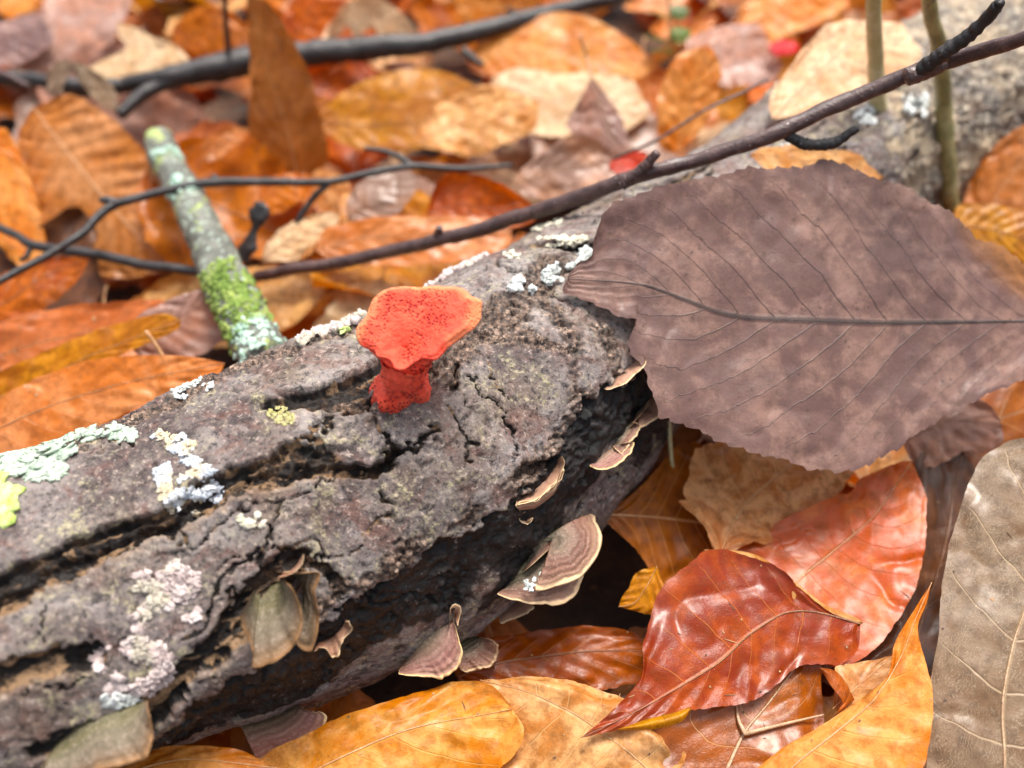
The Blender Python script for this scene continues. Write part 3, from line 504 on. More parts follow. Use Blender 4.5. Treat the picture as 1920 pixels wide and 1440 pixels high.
leaf('beech_leaf', 'golden-yellow pointed leaf with dark midrib behind the forked twig', [(578, 225), (680, 232), (800, 230), (950, 225)], [(620, 190), (690, 150), (780, 124), (870, 148), (930, 185)], [(630, 262), (700, 282), (770, 280), (860, 270)], (740, 215, 3.3), (30, 0), 'gold', 'brown', veins=9, wave=.15, rib=.04, lf=.15, amat='gold')
leaf('beech_leaf', 'broad golden-tan leaf arched below the thick dark branch', [(880, 95), (980, 100), (1100, 105), (1240, 120)], [(930, 60), (1000, 32), (1060, 24), (1140, 48), (1200, 90)], [(920, 140), (1000, 165), (1100, 165), (1190, 150)], (1060, 95, 3.6), (28, 0), 'gold', 'pale', veins=10, wave=.12, rib=.02, amat='orange')
leaf('beech_leaf', 'pinkish tan crumpled leaf right of the golden-yellow pointed leaf', [(780, 270), (860, 230), (950, 200), (1010, 190)], [(790, 220), (850, 180), (930, 165)], [(840, 290), (920, 280), (1000, 240)], (890, 220, 3.6), (28, 0), 'tan', 'pale', veins=7, wave=.4, rib=.02, amat='tan')
leaf('beech_leaf', 'pale cream-orange leaf under the upright lilac leaf', [(920, 150), (1020, 190), (1120, 210), (1220, 215)], [(960, 130), (1060, 135), (1180, 150)], [(960, 240), (1060, 260), (1160, 250)], (1060, 195, 3.2), (25, 0), 'orange', 'pale', veins=9, wave=.2, rib=.02, amat='cream')
leaf('oak_leaf', 'small lilac-grey upright leaf with a long knobbed stalk', [(1110, 145), (1125, 195), (1140, 240), (1160, 292)], [(1085, 190), (1065, 235), (1100, 290)], [(1135, 175), (1165, 220), (1178, 270)], (1130, 230, 5.0), (40, 0), 'lilac', 'fawn', petiole=[(1098, 100, 6.6), (1088, 68, 7.6)], veins=6, wave=.15, rib=.035)
leaf('oak_leaf', 'curled ashy-pink leaf lying behind the long purple twig', [(960, 345), (1040, 320), (1110, 310), (1170, 330)], [(985, 310), (1050, 270), (1110, 262), (1150, 290)], [(1000, 375), (1070, 375), (1140, 360)], (1060, 325, 4.2), (34, 0), 'lilac', 'pale', veins=6, wave=.45, rib=.025, cup=.12)
leaf('beech_leaf', 'translucent orange leaf curled into a dark cup behind the log', [(800, 400), (860, 385), (930, 395), (1010, 405)], [(820, 345), (870, 328), (930, 350), (990, 380)], [(830, 430), (900, 440), (980, 425)], (890, 385, 3.6), (35, 0), 'amber', 'brown', veins=7, wave=.3, cup=.35, rib=.02)
leaf('beech_leaf', 'flat mauve-grey leaf between the forked twig and long twig', [(650, 410), (690, 380), (740, 345), (780, 325)], [(655, 365), (690, 335), (750, 318)], [(690, 420), (750, 395), (785, 350)], (715, 370, 3.4), (28, 0), 'lilac', 'brown', veins=7, wave=.1, rib=.02)
leaf('beech_leaf', 'orange leaf lying under the long purple twig behind the log', [(590, 470), (680, 445), (800, 440), (960, 430)], [(610, 430), (700, 408), (820, 405), (920, 405)], [(640, 490), (760, 500), (880, 490), (950, 465)], (760, 450, 3.5), (28, 0), 'orange', 'pale', veins=9, wave=.2, rib=.02, amat='salmon')
leaf('oak_leaf', 'pale cream forked leaf resting on the dark branch', [(360, 140), (310, 120), (260, 90), (215, 38)], [(300, 155), (200, 152), (150, 130), (240, 100), (225, 70)], [(352, 105), (320, 80), (285, 70), (255, 50)], (280, 100, 4.4), (30, 0), 'cream', 'pale', veins=5, wave=.1, rib=.02)
leaf('oak_leaf', 'pinkish-mauve broad leaf in the heap beyond the dark branch', [(40, 150), (110, 90), (170, 30), (220, -40)], [(20, 110), (60, 40), (120, -30)], [(120, 140), (200, 90), (250, 0)], (130, 70, 3.6), (25, 0), 'salmon', 'pale', veins=7, wave=.15, rib=.02, amat='lilac')
leaf('oak_leaf', 'slate-grey leaf beside the pinkish-mauve broad leaf', [(-60, 110), (20, 70), (90, 50)], [(-40, 60), (20, 30), (70, 20)], [(-20, 130), (50, 110), (100, 80)], (20, 70, 4.0), (25, 0), 'lilac', 'brown', veins=7, wave=.15, rib=.02, amat='umber')
leaf('beech_leaf', 'cream folded leaf standing behind the thick dark branch', [(612, 90), (650, 40), (710, 20), (790, 75)], [(618, 50), (650, 5), (705, -8), (760, 30)], [(640, 95), (700, 90), (760, 92)], (690, 50, 4.2), (60, 0), 'cream', 'pale', veins=7, wave=.1, cup=.2, rib=.02)
leaf('beech_leaf', 'vivid amber translucent leaf in the heap left of the upright leaf', [(320, 95), (370, 60), (420, 50), (470, 90)], [(325, 45), (370, 12), (430, 20), (465, 55)], [(350, 115), (400, 118), (450, 110)], (390, 65, 4.4), (45, 0), 'amber', 'brown', veins=7, wave=.25, rib=.02)
leaf('beech_leaf', 'vivid amber translucent leaf between upright leaf and cream folded leaf', [(545, 85), (570, 40), (600, -10), (640, -40)], [(530, 50), (545, 0), (590, -40)], [(585, 85), (620, 40), (650, 0)], (580, 30, 4.4), (45, 0), 'amber', 'brown', veins=7, wave=.25, rib=.02)
leaf('beech_leaf', 'upright bright orange leaf leaning on the far side of the log', [(1270, 290), (1290, 220), (1310, 140), (1330, 80)], [(1240, 270), (1235, 190), (1265, 110)], [(1310, 250), (1345, 190), (1350, 120)], (1290, 190, 5.0), (45, 10), 'amber', 'brown', veins=8, wave=.2, rib=.02, amat='orange')
leaf('beech_leaf', 'dusky reddish-mauve leaf above the bright orange leaning leaf', [(1290, 120), (1350, 80), (1410, 75), (1470, 120)], [(1290, 70), (1350, 42), (1420, 45)], [(1330, 160), (1390, 165), (1450, 155)], (1370, 100, 4.4), (30, 0), 'rust', 'brown', veins=7, wave=.3, rib=.02, amat='lilac')
leaf('beech_leaf', 'tan-orange leaf beside the small green seedling', [(1390, 50), (1450, 20), (1530, -10), (1600, -30)], [(1390, 10), (1450, -30), (1530, -50)], [(1430, 80), (1500, 60), (1580, 20)], (1470, 20, 3.8), (30, 0), 'orange', 'pale', veins=8, wave=.15, rib=.02, amat='orange')
leaf('small_leaf', 'small scarlet leaf peeking out beneath the long purple twig', [(1140, 315), (1165, 305), (1190, 298), (1215, 288)], [(1150, 298), (1175, 288), (1200, 284)], [(1160, 325), (1185, 318), (1205, 305)], (1175, 305, 5.0), (30, 0), 'scarlet', 'brown', veins=5, rib=0, nu=24, nv=8)
leaf('small_leaf', 'small scarlet leaf behind the rotten end of the log', [(1440, 95), (1465, 88), (1500, 85)], [(1450, 78), (1475, 74), (1495, 78)], [(1455, 104), (1480, 102), (1498, 94)], (1468, 88, 4.8), (30, 0), 'scarlet', 'brown', veins=5, rib=0, nu=24, nv=8)
leaf('beech_leaf', 'dull olive-brown curled leaf scrap on the dark branch', [(90, 175), (110, 130), (130, 115)], [(88, 150), (98, 122), (118, 112)], [(115, 180), (125, 150), (138, 125)], (110, 150, 5.2), (50, 0), 'taupe', 'brown', veins=5, wave=.2, rib=0, nu=30, nv=8)
leaf('beech_leaf', 'olive-brown torn leaf standing beside the branch fork', [(135, 120), (165, 150), (195, 180), (220, 205)], [(145, 150), (170, 180), (200, 205)], [(150, 118), (190, 140), (215, 170)], (175, 160, 5.0), (50, 0), 'taupe', 'brown', veins=5, wave=.2, rib=0, nu=30, nv=8)
leaf('beech_leaf', 'small pink-tan curled leaf by the top of the lichened stick', [(380, 300), (410, 270), (440, 250), (465, 240)], [(378, 275), (405, 252), (440, 238)], [(410, 300), (440, 280), (462, 258)], (420, 270, 4.0), (35, 0), 'salmon', 'pale', veins=6, wave=.2, cup=.2, rib=.015, nu=36, nv=10)
leaf('beech_leaf', 'pale peach leaf beside the black bark chip', [(490, 490), (540, 450), (600, 420), (640, 400)], [(500, 455), (545, 418), (600, 400)], [(540, 490), (590, 460), (630, 425)], (560, 445, 3.5), (30, 0), 'orange', 'pale', veins=7, wave=.2, rib=.02, amat='cream')
leaf('beech_leaf', 'deep red-orange leaf in shade under the forked twig', [(485, 385), (515, 360), (545, 345), (590, 335)], [(490, 350), (520, 328), (560, 322)], [(510, 400), (550, 385), (585, 360)], (530, 360, 3.0), (30, 0), 'amber', 'brown', veins=6, wave=.2, rib=.02, nu=40, nv=12)

# --- the rest of the litter: copies of a few leaf shapes
def leaf_proto(kind, sd):
    nu, nv = 44, 11; u = np.linspace(0, 1, nu); v = np.linspace(-1, 1, 2 * nv + 1); r = np.random.default_rng(sd)
    if kind == 'beech': Lc, w = 7.2, 2.1 * np.sin(np.pi * u ** .85) ** .8
    elif kind == 'oak': Lc, w = 8.5, (1.2 + .75 * np.sin(u * 2 * np.pi * 3.5 - 1)) * np.sin(np.pi * u ** .8) ** .5 * (.6 + .8 * u)
    else: Lc, w = 6.0, 2.5 * np.sin(np.pi * u ** .7) ** .75
    V_, U_ = np.meshgrid(v, u); veins = 9; x = U_ * veins - np.abs(V_) * 1.7
    X = (U_ - .5) * Lc; Y = V_ * w[:, None]; tri = np.abs((x % 1) - .5) * 2
    Z = r.uniform(-.12, .22) * V_ ** 2 * w[:, None] + .03 * (tri - .5) * 2 * np.minimum(1, np.abs(V_) * 3) + r.uniform(-.5, .7) * ((2 * U_ - 1) ** 2) \
        + .45 * np.abs(V_) * fbm(np.stack([U_ * 3, V_ * 1.2, U_ * 0 + sd], -1), 3, sd) + .3 * fbm(np.stack([X * .4, Y * .4, X * 0 + sd * 2.], -1), 2, sd)
    Y = Y * (1 + np.abs(V_) * .16 * fbm(np.stack([U_ * 12, np.sign(V_) * 3, U_ * 0 + sd], -1), 3, sd + 1)); Z = Z - .16 * (1 - np.minimum(1, np.abs(fbm(np.stack([X * .6, Y * .6, X * 0 + sd], -1), 2, sd + 4)) * 2.2)) ** 2
    Q = np.stack([X, Y, Z], -1); c = Q[:, nv] + np.array([0, 0, .012])
    pet = np.stack([np.linspace(-Lc / 2 - 1.1, -Lc / 2, 6), r.uniform(-.3, .3) * np.linspace(1, 0, 6) ** 2, c[0, 2] + r.uniform(-.2, .4) * np.linspace(1, 0, 6) ** 2], 1)
    return Q.reshape(-1, 3), gridfaces(nu, 2 * nv + 1), np.stack([x.ravel(), V_.ravel()], 1), tube(np.vstack([pet, c[1:]]), np.r_[np.full(6, .045), np.linspace(.034, .010, nu - 1)], 6)
PROT = []
for i, kd in enumerate(['beech', 'beech', 'oval', 'beech', 'oak', 'oval', 'beech', 'oak']):
    PROT.append((kd, leaf_proto(kd, 300 + i)))
TONES = [('rust', 'brown', 'rust-brown'), ('orange', 'pale', 'light orange'), ('tan', 'pale', 'mottled tan'), ('amber', 'brown', 'amber'), ('salmon', 'pale', 'salmon-pink'), ('lilac', 'brown', 'ashy mauve'), ('dark', 'brown', 'wet blackish'), ('chestnut', 'brown', 'chestnut'), ('cream', 'pale', 'cream'), ('gold', 'pale', 'golden')]
TW_B = np.array([.13, .17, .20, .09, .20, .11, .05, .06, .10, .05]); TW_F = np.array([.22, .08, .12, .05, .08, .05, .15, .2, .02, .03]); TW_B /= TW_B.sum(); TW_F /= TW_F.sum()
MC = {}
def litter_mesh(pi, ti):
    if (pi, ti) not in MC:
        kd, (V, F, uv, (Vt, Ft, Tt)) = PROT[pi]
        MC[(pi, ti)] = (mesh('blade', V, F, LM[TONES[ti][0]], uv={'vein': uv}), mesh('stalk', Vt, Ft, STALK[TONES[ti][1]], tris=Tt))
    return MC[(pi, ti)]
from mathutils import Matrix, Vector
cnt = 0
LANDM = [('around the lichened stick', (400, 480, 2), False), ('between the stick and the log', (300, 640, 2), False), ('under the corrugated beech leaf', (150, 400, 2), False), ('beneath the salmon-pink leaning leaf', (100, 720, 2), False),
  ('along the thick black branch', (760, 90, 2), False), ('at the fork of the black branch', (280, 180, 2), False), ('around the tall upright leaf', (520, 230, 2), False), ('beneath the golden pointed leaf', (740, 260, 2), False), ('under the forked twig', (640, 380, 2), False),
  ('just behind the red mushroom', (760, 480, 2), False), ('around the small lilac upright leaf', (1100, 260, 2), False), ('by the green seedling', (1260, 60, 2), False), ('behind the rotten log end', (1430, 60, 2), False), ('beyond the cream forked leaf', (240, 10, 2), False), ('beyond the cream folded leaf', (690, -30, 2), False), ('beyond the broad golden-tan leaf', (1040, -20, 2), False),
  ('at the foot of the sapling stems', (1760, 380, 1), True), ('under the big toothed leaf', (1500, 700, 1), True), ('under the rose-red and maroon leaves', (1450, 1120, 1), True), ('under the ladder-veined leaf', (1850, 1100, 1), True), ('under the pale golden leaf', (700, 1420, 1), True), ('under the creased tan leaf', (1080, 1380, 1), True), ('beneath the bright orange pointed leaf', (1650, 1400, 1), True), ('under the near end of the log', (300, 1460, 1), True), ('beside the slanting orange leaf', (1900, 450, 1), True)]
def on_log_foot(x, y):
    i = np.argmin((AX[:, 0] - x) ** 2 + (AX[:, 1] - y) ** 2); dx = np.array([x, y]) - AX[i, :2]
    return np.hypot(*dx), (dx @ NN[i, :2]) > 0
step = 3.5; pts = []
for iy in range(40):
    for ix in range(-14, 15):
        y = 4.5 + iy * step * .48; x = (ix + .5 * (iy % 2)) * step * 1.0
        x += rng.uniform(-1.3, 1.3); y += rng.uniform(-.8, .8)
        X_, Y_, Z_ = proj(np.array([x, y, 1.]))
        if Z_ < 3 or not (-170 < X_ < 2090 and -120 < Y_ < 1560): continue
        if 880 < X_ < 1300 and 960 < Y_ < 1230: continue          # the hollow under the log
        pts.append((x, y))
pts = np.array(pts); rng.shuffle(pts)
if len(pts) > 290: pts = pts[:290]
for (x, y) in pts:
    dl, behind = on_log_foot(x, y)
    if dl < 2.2: continue
    X_, Y_, _z = proj(np.array([x, y, 1.5]))
    if (250 < X_ < 470 and 150 < Y_ < 270) or (560 < X_ < 640 and 130 < Y_ < 210) or (900 < X_ < 1080 and 350 < Y_ < 430): continue      # dark gaps under the branches
    if behind and rng.random() < .22: continue
    near = not behind
    pi = int(rng.integers(0, len(PROT))); ti = int(rng.choice(10, p=TW_F if near else TW_B))
    z = rng.uniform(-.2, .9) if near else rng.uniform(-.1, 2.3)
    if dl < 4.4: z = min(z, .4)
    sx = rng.uniform(.7, 1.15) * (1 if near else 1.05); tl = 14 if near else 32
    o = obj(['beech_leaf', 'oak_leaf', 'oval_leaf'][['beech', 'oak', 'oval'].index(PROT[pi][0])], None); o.empty_display_size = .01
    o.location = (x * S, y * S, z * S); o.scale = (sx, sx * rng.uniform(.8, 1.1), sx)
    o.rotation_euler = (math.radians(rng.normal(0 if near else 12, tl * .6)), math.radians(rng.normal(0, tl * .5)), rng.uniform(0, 6.28))
    # tilt applied after the heading, so that far leaves lean as a heap
    Rz = Matrix.Rotation(rng.uniform(0, 6.28), 4, 'Z'); Rt = Matrix.Rotation(math.radians(rng.normal(8 if not near else 4, tl * .6)), 4, 'X') @ Matrix.Rotation(math.radians(rng.normal(0, tl * .5)), 4, 'Y')
    o.rotation_euler = (Rt @ Rz).to_euler()
    a, b = litter_mesh(pi, ti); obj('blade', a, o); obj('stalk', b, o)
    kd = {'beech': 'beech leaf', 'oak': 'lobed leaf', 'oval': 'rounded leaf'}[PROT[pi][0]]
    k_ = min(LANDM, key=lambda q: np.hypot(*(at(*q[1])[:2] - np.array([x, y]))) + (0 if q[2] == near else 99))
    tag(o, f'{TONES[ti][2]} {kd} in the litter {k_[0]}', 'leaf', f'{TONES[ti][2]} {kd[:-1]}ves {"before" if near else "behind"} the log'); cnt += 1
# ------------------------------------------------------------------ twigs, sticks and stems
TWM = {'purple': wood_mat('purple_twig_bark', (.050, .022, .020), (.105, .055, .048), speck=(.45, .40, .36), rough=.38, coat=.3, scale=220., speckcut=.70),
       'black': wood_mat('wet_black_bark', (.011, .009, .009), (.030, .024, .024), speck=(.10, .09, .085), rough=.45, coat=.08, scale=200., speckcut=.7),
       'green': wood_mat('green_stem_bark', (.42, .36, .15), (.56, .48, .26), speck=(.50, .45, .30), rough=.45, scale=180., patches=[((.30, .20, .10), 130., .6)]),
       'dgreen': wood_mat('dark_green_stem_bark', (.18, .165, .055), (.32, .27, .11), speck=(.4, .36, .25), rough=.45, scale=180., patches=[((.13, .085, .06), 130., .6)]),
       'grey': wood_mat('grey_green_stick_bark', (.085, .088, .072), (.17, .175, .145), speck=(.34, .42, .33), rough=.6, scale=120., speckcut=.6, patches=[((.30, .37, .10), 95., .57), ((.42, .60, .48), 80., .64), ((.03, .028, .025), 110., .66)])}
def pxr(P, r): return r * ((P - C0) @ CF) / FPX
def stick(rt, name, pts, mat, n=48, sides=10, bump=.1, bs=4., base=None):
    q = catmull(np.array([np.r_[at(a, b, z), 0] for a, b, z, r in pts])[:, :3], n)
    L = np.linspace(0, 1, n); seg = np.array([at(a, b, z) for a, b, z, r in pts]); dd = np.r_[0, np.cumsum(np.linalg.norm(np.diff(seg[:, :2], axis=0), axis=1))]
    rad = np.interp(L * dd[-1], dd, [pxr(s, p[3]) for s, p in zip(seg, pts)])
    if name == 'spur': rad = rad * (1 + .05 * np.sin(L * 75))
    SEED[0] += 1; q = q + .04 * np.stack([fbm(q * .7 + k * 9, 2, SEED[0]) for k in range(3)], -1)
    V, F, tr = tube(q, rad, sides, bump=bump, seed=SEED[0], bs=bs); b = np.array(rt.location) / S
    return part(name, V, F, TWM[mat], rt, b, tris=tr), q, rad
def twig(name, label, pts, mat, shoots=(), **k):
    rt = root(name, at(*pts[0][:3]), label, 'stem' if 'stem' in name else ('branch' if 'branch' in name or 'stick' in name else 'twig')); _, q, rad = stick(rt, 'shaft', pts, mat, **k)
    for s in shoots: stick(rt, s[0], s[1], s[2] if len(s) > 2 else mat, n=60 if s[0] == 'spur' else 26, sides=9, bump=.14, bs=7)
    return rt, q, rad
twig('long_twig', 'long purplish-brown twig with short spurs crossing above the log', [(1990, 48, 13.6, 14), (1900, 80, 13.0, 14), (1760, 120, 12.0, 15), (1600, 185, 11.0, 15), (1450, 252, 10.2, 15), (1300, 300, 9.4, 14), (1190, 333, 8.9, 15), (1000, 398, 7.2, 14), (820, 450, 5.7, 13), (640, 492, 4.2, 12), (480, 516, 3.2, 11)], 'purple',
     shoots=[('spur', [(1715, 142, 11.8, 15), (1765, 105, 12.4, 15), (1820, 62, 13.0, 13), (1868, 12, 13.7, 12), (1872, 8, 13.8, 5)], 'black'), ('spur', [(1465, 250, 10.2, 11), (1510, 268, 10.0, 11), (1560, 268, 10.0, 11), (1608, 240, 10.4, 7)], 'black'),
             ('spur', [(1165, 345, 8.7, 12), (1200, 322, 9.1, 13), (1232, 286, 9.7, 8)]), ('bud', [(816, 455, 5.6, 9), (821, 440, 5.9, 9), (824, 426, 6.2, 6)]), ('node', [(1700, 146, 11.75, 17), (1735, 132, 11.9, 19), (1770, 116, 12.1, 16)])], n=140, sides=14)
twig('forked_twig', 'thin dark forked twig crossing over the lichened stick', [(-40, 552, 4.4, 7), (60, 495, 4.5, 7), (150, 440, 4.7, 8), (210, 384, 5.0, 9), (300, 360, 5.0, 8), (410, 341, 5.0, 9), (520, 342, 4.9, 8), (620, 340, 4.8, 7), (700, 325, 4.8, 7), (770, 312, 4.8, 7), (870, 318, 4.6, 6), (960, 310, 4.5, 4)], 'black',
     shoots=[('side_shoot', [(778, 314, 4.8, 6), (750, 294, 5.0, 6), (720, 282, 5.1, 5), (684, 279, 5.2, 4)]), ('side_shoot', [(618, 342, 4.8, 6), (590, 368, 4.4, 6), (568, 398, 4.0, 6), (556, 420, 3.7, 5)]), ('stub', [(222, 382, 5.0, 9), (200, 376, 5.1, 8), (186, 378, 5.1, 5)]), ('stub', [(412, 342, 5.0, 8), (398, 328, 5.2, 5)])], n=110)
twig('thin_twig', 'thin dark twig running under the lichened stick from the left', [(-30, 412, 3.6, 8), (30, 440, 3.6, 8), (60, 458, 3.6, 9), (180, 478, 3.6, 10), (290, 500, 3.6, 10), (390, 512, 3.6, 9)], 'black', shoots=[('side_shoot', [(60, 455, 3.6, 6), (52, 480, 3.4, 5), (40, 488, 3.3, 4)])])
twig('thick_branch', 'thick wet black branch lying across the litter at the back', [(130, 168, 3.4, 18), (230, 160, 3.6, 14), (300, 148, 3.9, 18), (400, 128, 4.0, 26), (480, 115, 4.0, 28), (590, 100, 4.1, 23), (700, 90, 4.2, 22), (800, 80, 4.2, 20), (950, 45, 4.3, 17), (1060, 18, 4.3, 15), (1180, -12, 4.3, 14)], 'black',
     shoots=[('fork', [(340, 145, 3.9, 16), (290, 165, 3.7, 13), (250, 190, 3.5, 13), (222, 215, 3.3, 11)]), ('side_shoot', [(985, 38, 4.3, 6), (965, 25, 4.6, 5), (950, 18, 4.8, 4)]), ('side_shoot', [(868, 92, 4.0, 7), (885, 108, 3.8, 8), (905, 122, 3.6, 6)])], n=90, bump=.12)
twig('thin_branch', 'thin slate-black branch behind the corrugated beech leaf', [(-40, 140, 4.2, 12), (60, 148, 4.2, 13), (140, 160, 4.1, 14), (230, 160, 4.0, 13)], 'black')
rt_st, q_st, r_st = twig('lichened_stick', 'grey-green stick coated with lichen and moss, propped behind the log', [(298, 262, 4.4, 26), (308, 290, 4.4, 29), (345, 360, 4.4, 32), (385, 440, 4.5, 36), (425, 530, 4.6, 42), (465, 610, 4.7, 46), (500, 680, 4.7, 48)], 'grey', n=70, sides=26, bump=.10, bs=2.2)
twig('sapling_stem', 'paler straight green stem rising behind the big toothed leaf', [(1668, 400, 3.6, 17), (1656, 320, 5.4, 17), (1652, 255, 6.6, 19), (1650, 240, 6.9, 17), (1642, 120, 9.2, 15), (1637, 0, 11.5, 14), (1634, -60, 12.6, 13)], 'green', n=70, sides=16, bump=.07)
twig('sapling_stem', 'darker crooked green stem rising beside the paler stem', [(1812, 450, 2.9, 13), (1785, 385, 4.4, 14), (1776, 300, 6.0, 16), (1770, 190, 7.9, 15), (1763, 100, 9.6, 14), (1745, 30, 11.0, 14), (1736, -40, 12.3, 13)], 'dgreen', n=70, sides=16, bump=.08)
twig('fallen_stalk', 'thin straw-brown stalk crossing from the log to the scarlet leaf', [(1150, 300, 5.4, 3), (1230, 262, 6.4, 3), (1330, 205, 7.2, 3), (1440, 150, 7.8, 3)], 'purple', sides=6)
twig('fallen_stalk', 'thin dark upright stalk beside the vivid amber leaf', [(428, 110, 4.2, 6), (424, 60, 5.5, 6), (420, 0, 7.0, 5), (418, -30, 7.6, 5)], 'purple', sides=8)
twig('fallen_stalk', 'short red-brown stalk beside the slate-black branch', [(-20, 128, 5.0, 5), (20, 145, 4.9, 5), (55, 160, 4.8, 4)], 'purple', sides=8)
twig('leaf_stalk', 'thin orange stalk standing in the dark gap beside the log', [(1262, 900, 3.2, 4), (1258, 850, 3.9, 4), (1256, 790, 4.6, 4)], 'green', sides=6)
# black bark chip
rt = root('bark_chip', at(475, 440, 3.6), 'small blackened bark chip standing by the lichened stick', 'bark')
u = np.linspace(0, 1, 24); q = np.array([at(456 + 36 * a, 488 - 104 * a, 3.3 + 1.5 * a) for a in u]); V, F, tr = tube(q, .28 + .12 * np.sin(u * 9), 12, bump=.35, seed=77, bs=3, squash=.35); part('chip', V, F, TWM['black'], rt, np.array(rt.location) / S, tris=tr)

# ------------------------------------------------------------------ lichens and moss
def lichen_mat(name, a, b, c2=None, rough=.8):
    t = NT(name); co = t.objco(); n1 = t.noise(co, 260., 4., .6); n2 = t.noise(co, 1300., 4., .7)
    c = t.mix(t.ss(n1, .4, .62), a, b)
    if c2: c = t.mix(t.ss(t.noise(co, 120., 3., .5), .52, .6), c, c2)
    c = t.mix(t.math('MULTIPLY', t.ss(n2, .48, .34), .6), c, tuple(x * .35 for x in a))
    return t.done(t.bsdf(c, rough, t.bump(n2, .6, .0006), spec=.3))
LCH = {'mint': lichen_mat('mint_lichen', (.36, .46, .36), (.52, .60, .49)), 'blue': lichen_mat('blue_white_lichen', (.48, .53, .60), (.66, .68, .70), (.60, .50, .34)), 'pink': lichen_mat('pinkish_lichen', (.50, .40, .38), (.64, .55, .53), (.52, .47, .38)),
       'white': lichen_mat('white_lichen', (.56, .60, .58), (.74, .76, .74)), 'cream': lichen_mat('cream_lichen', (.62, .58, .44), (.70, .66, .54)), 'lime': lichen_mat('lime_lichen', (.42, .56, .12), (.60, .70, .30)),
       'olive': lichen_mat('olive_lichen', (.34, .32, .11), (.46, .42, .2)), 'moss': lichen_mat('stick_moss', (.17, .27, .05), (.33, .42, .11)), 'cyan': lichen_mat('cyan_lichen', (.36, .55, .44), (.52, .68, .58))}
def lobes(pts, nrm, size, seed, flat=.25, lift=.014, k=11, rag=.45, tiltj=.35):
    """ruffled overlapping lobes, one small dished disc at every point"""
    r = np.random.default_rng(seed); Vs, Ts, off = [], [], 0; th_ = np.linspace(0, 2 * np.pi, k, endpoint=False)
    for p, n in zip(pts, nrm):
        n = unit(n + r.normal(0, tiltj, 3)); a = unit(np.cross(n, r.normal(size=3))); b = np.cross(n, a); s = size * r.uniform(.55, 1.35)
        rad = s * (1 + rag * r.uniform(-1, 1, k) + .15 * np.sin(th_ * r.integers(2, 5) + r.uniform(0, 6)))
        hz = s * flat * (r.uniform(.3, 1., k))
        ring2 = p + n * lift + (rad[:, None] * (np.cos(th_)[:, None] * a + np.sin(th_)[:, None] * b)) + hz[:, None] * n * .7
        ring1 = p + n * (lift + s * .15) + .55 * (rad[:, None] * (np.cos(th_)[:, None] * a + np.sin(th_)[:, None] * b))
        ring3 = p - n * lift * .6 + .8 * (rad[:, None] * (np.cos(th_)[:, None] * a + np.sin(th_)[:, None] * b))
        Vs += [(p + n * (lift + s * .05))[None], ring1, ring2, ring3]; j = np.arange(k); q = (j + 1) % k; o = off
        T = [np.stack([0 * j + o, o + 1 + j, o + 1 + q], 1)]
        for e in (1, 1 + k): T += [np.stack([o + e + j, o + e + k + j, o + e + k + q], 1), np.stack([o + e + j, o + e + k + q, o + e + q], 1)]
        Ts += T; off += 1 + 3 * k
    return np.vstack(Vs), np.vstack(Ts)
def inpoly(x, y, pg):
    c = False; j = len(pg) - 1
    for i in range(len(pg)):
        if (pg[i][1] > y) != (pg[j][1] > y) and x < (pg[j][0] - pg[i][0]) * (y - pg[i][1]) / (pg[j][1] - pg[i][1]) + pg[i][0]: c = not c
        j = i
    return c
def lichen(name, label, polys, n, size, mat, holes=(), clump=.0, **k):
    """one ruffled patch for each outline"""
    area = [abs(sum(a[0] * b[1] - b[0] * a[1] for a, b in zip(pg, pg[1:] + pg[:1]))) for pg in polys]
    for q, pg in enumerate(polys):
        SEED[0] += 1; r = np.random.default_rng(SEED[0]); P, N = [], []; m = max(5, int(n * area[q] / sum(area)))
        lo, hi = np.min(pg, 0), np.max(pg, 0); tries = 0
        while len(P) < m and tries < m * 40:
            tries += 1; x, y = r.uniform(lo, hi)
            if not inpoly(x, y, pg) or any(inpoly(x, y, h) for h in holes): continue
            if clump and vnoise(np.array([[x / 22., y / 22., SEED[0]]]), 3)[0] < clump - .6: continue
            p, nn = onlog(x, y); P.append(p); N.append(nn)
        V, T = lobes(P, N, size, SEED[0], **k); b = np.mean(P, 0)
        o = obj(name, mesh(name, V - b, None, LCH[mat], tris=T), loc=b); tag(o, label if isinstance(label, str) else label[q], 'lichen', label if isinstance(label, str) and len(polys) > 1 else None)
lichen('leafy_lichen', 'pale mint-green leafy lichen rosette on the log behind the lime lobes', [[(0, 842), (40, 815), (100, 800), (135, 822), (140, 850), (118, 860), (125, 885), (100, 900), (60, 895), (45, 880), (25, 890), (-20, 880), (-30, 855)]], 260, .13, 'mint', flat=.10, tiltj=.10, lift=.02, k=13, rag=.5)
lichen('leafy_lichen', ['mint-green leafy lichen on the ridge touching the big mint rosette', 'small mint-green leafy lichen on the ridge, farther from the rosette'], [[(112, 810), (150, 792), (180, 800), (186, 820), (160, 826), (135, 815)], [(190, 806), (222, 798), (252, 802), (250, 824), (225, 822), (200, 815)]], 110, .085, 'mint', flat=.15, tiltj=.15, lift=.02, rag=.5)
lichen('crusty_lichen', ['bluish-white crusty lichen on the plate above the long fissure', 'bluish and tan crusty lichen inside the long fissure'], [[(282, 820), (300, 806), (330, 818), (365, 818), (366, 842), (350, 850), (375, 860), (405, 885), (380, 895), (350, 895), (330, 908), (290, 900), (286, 885), (312, 870), (300, 850), (266, 845)], [(300, 905), (345, 915), (400, 900), (418, 918), (415, 938), (385, 945), (360, 972), (335, 968), (305, 950), (296, 930)]], 520, .055, 'blue', clump=.4, flat=.2, tiltj=.3)
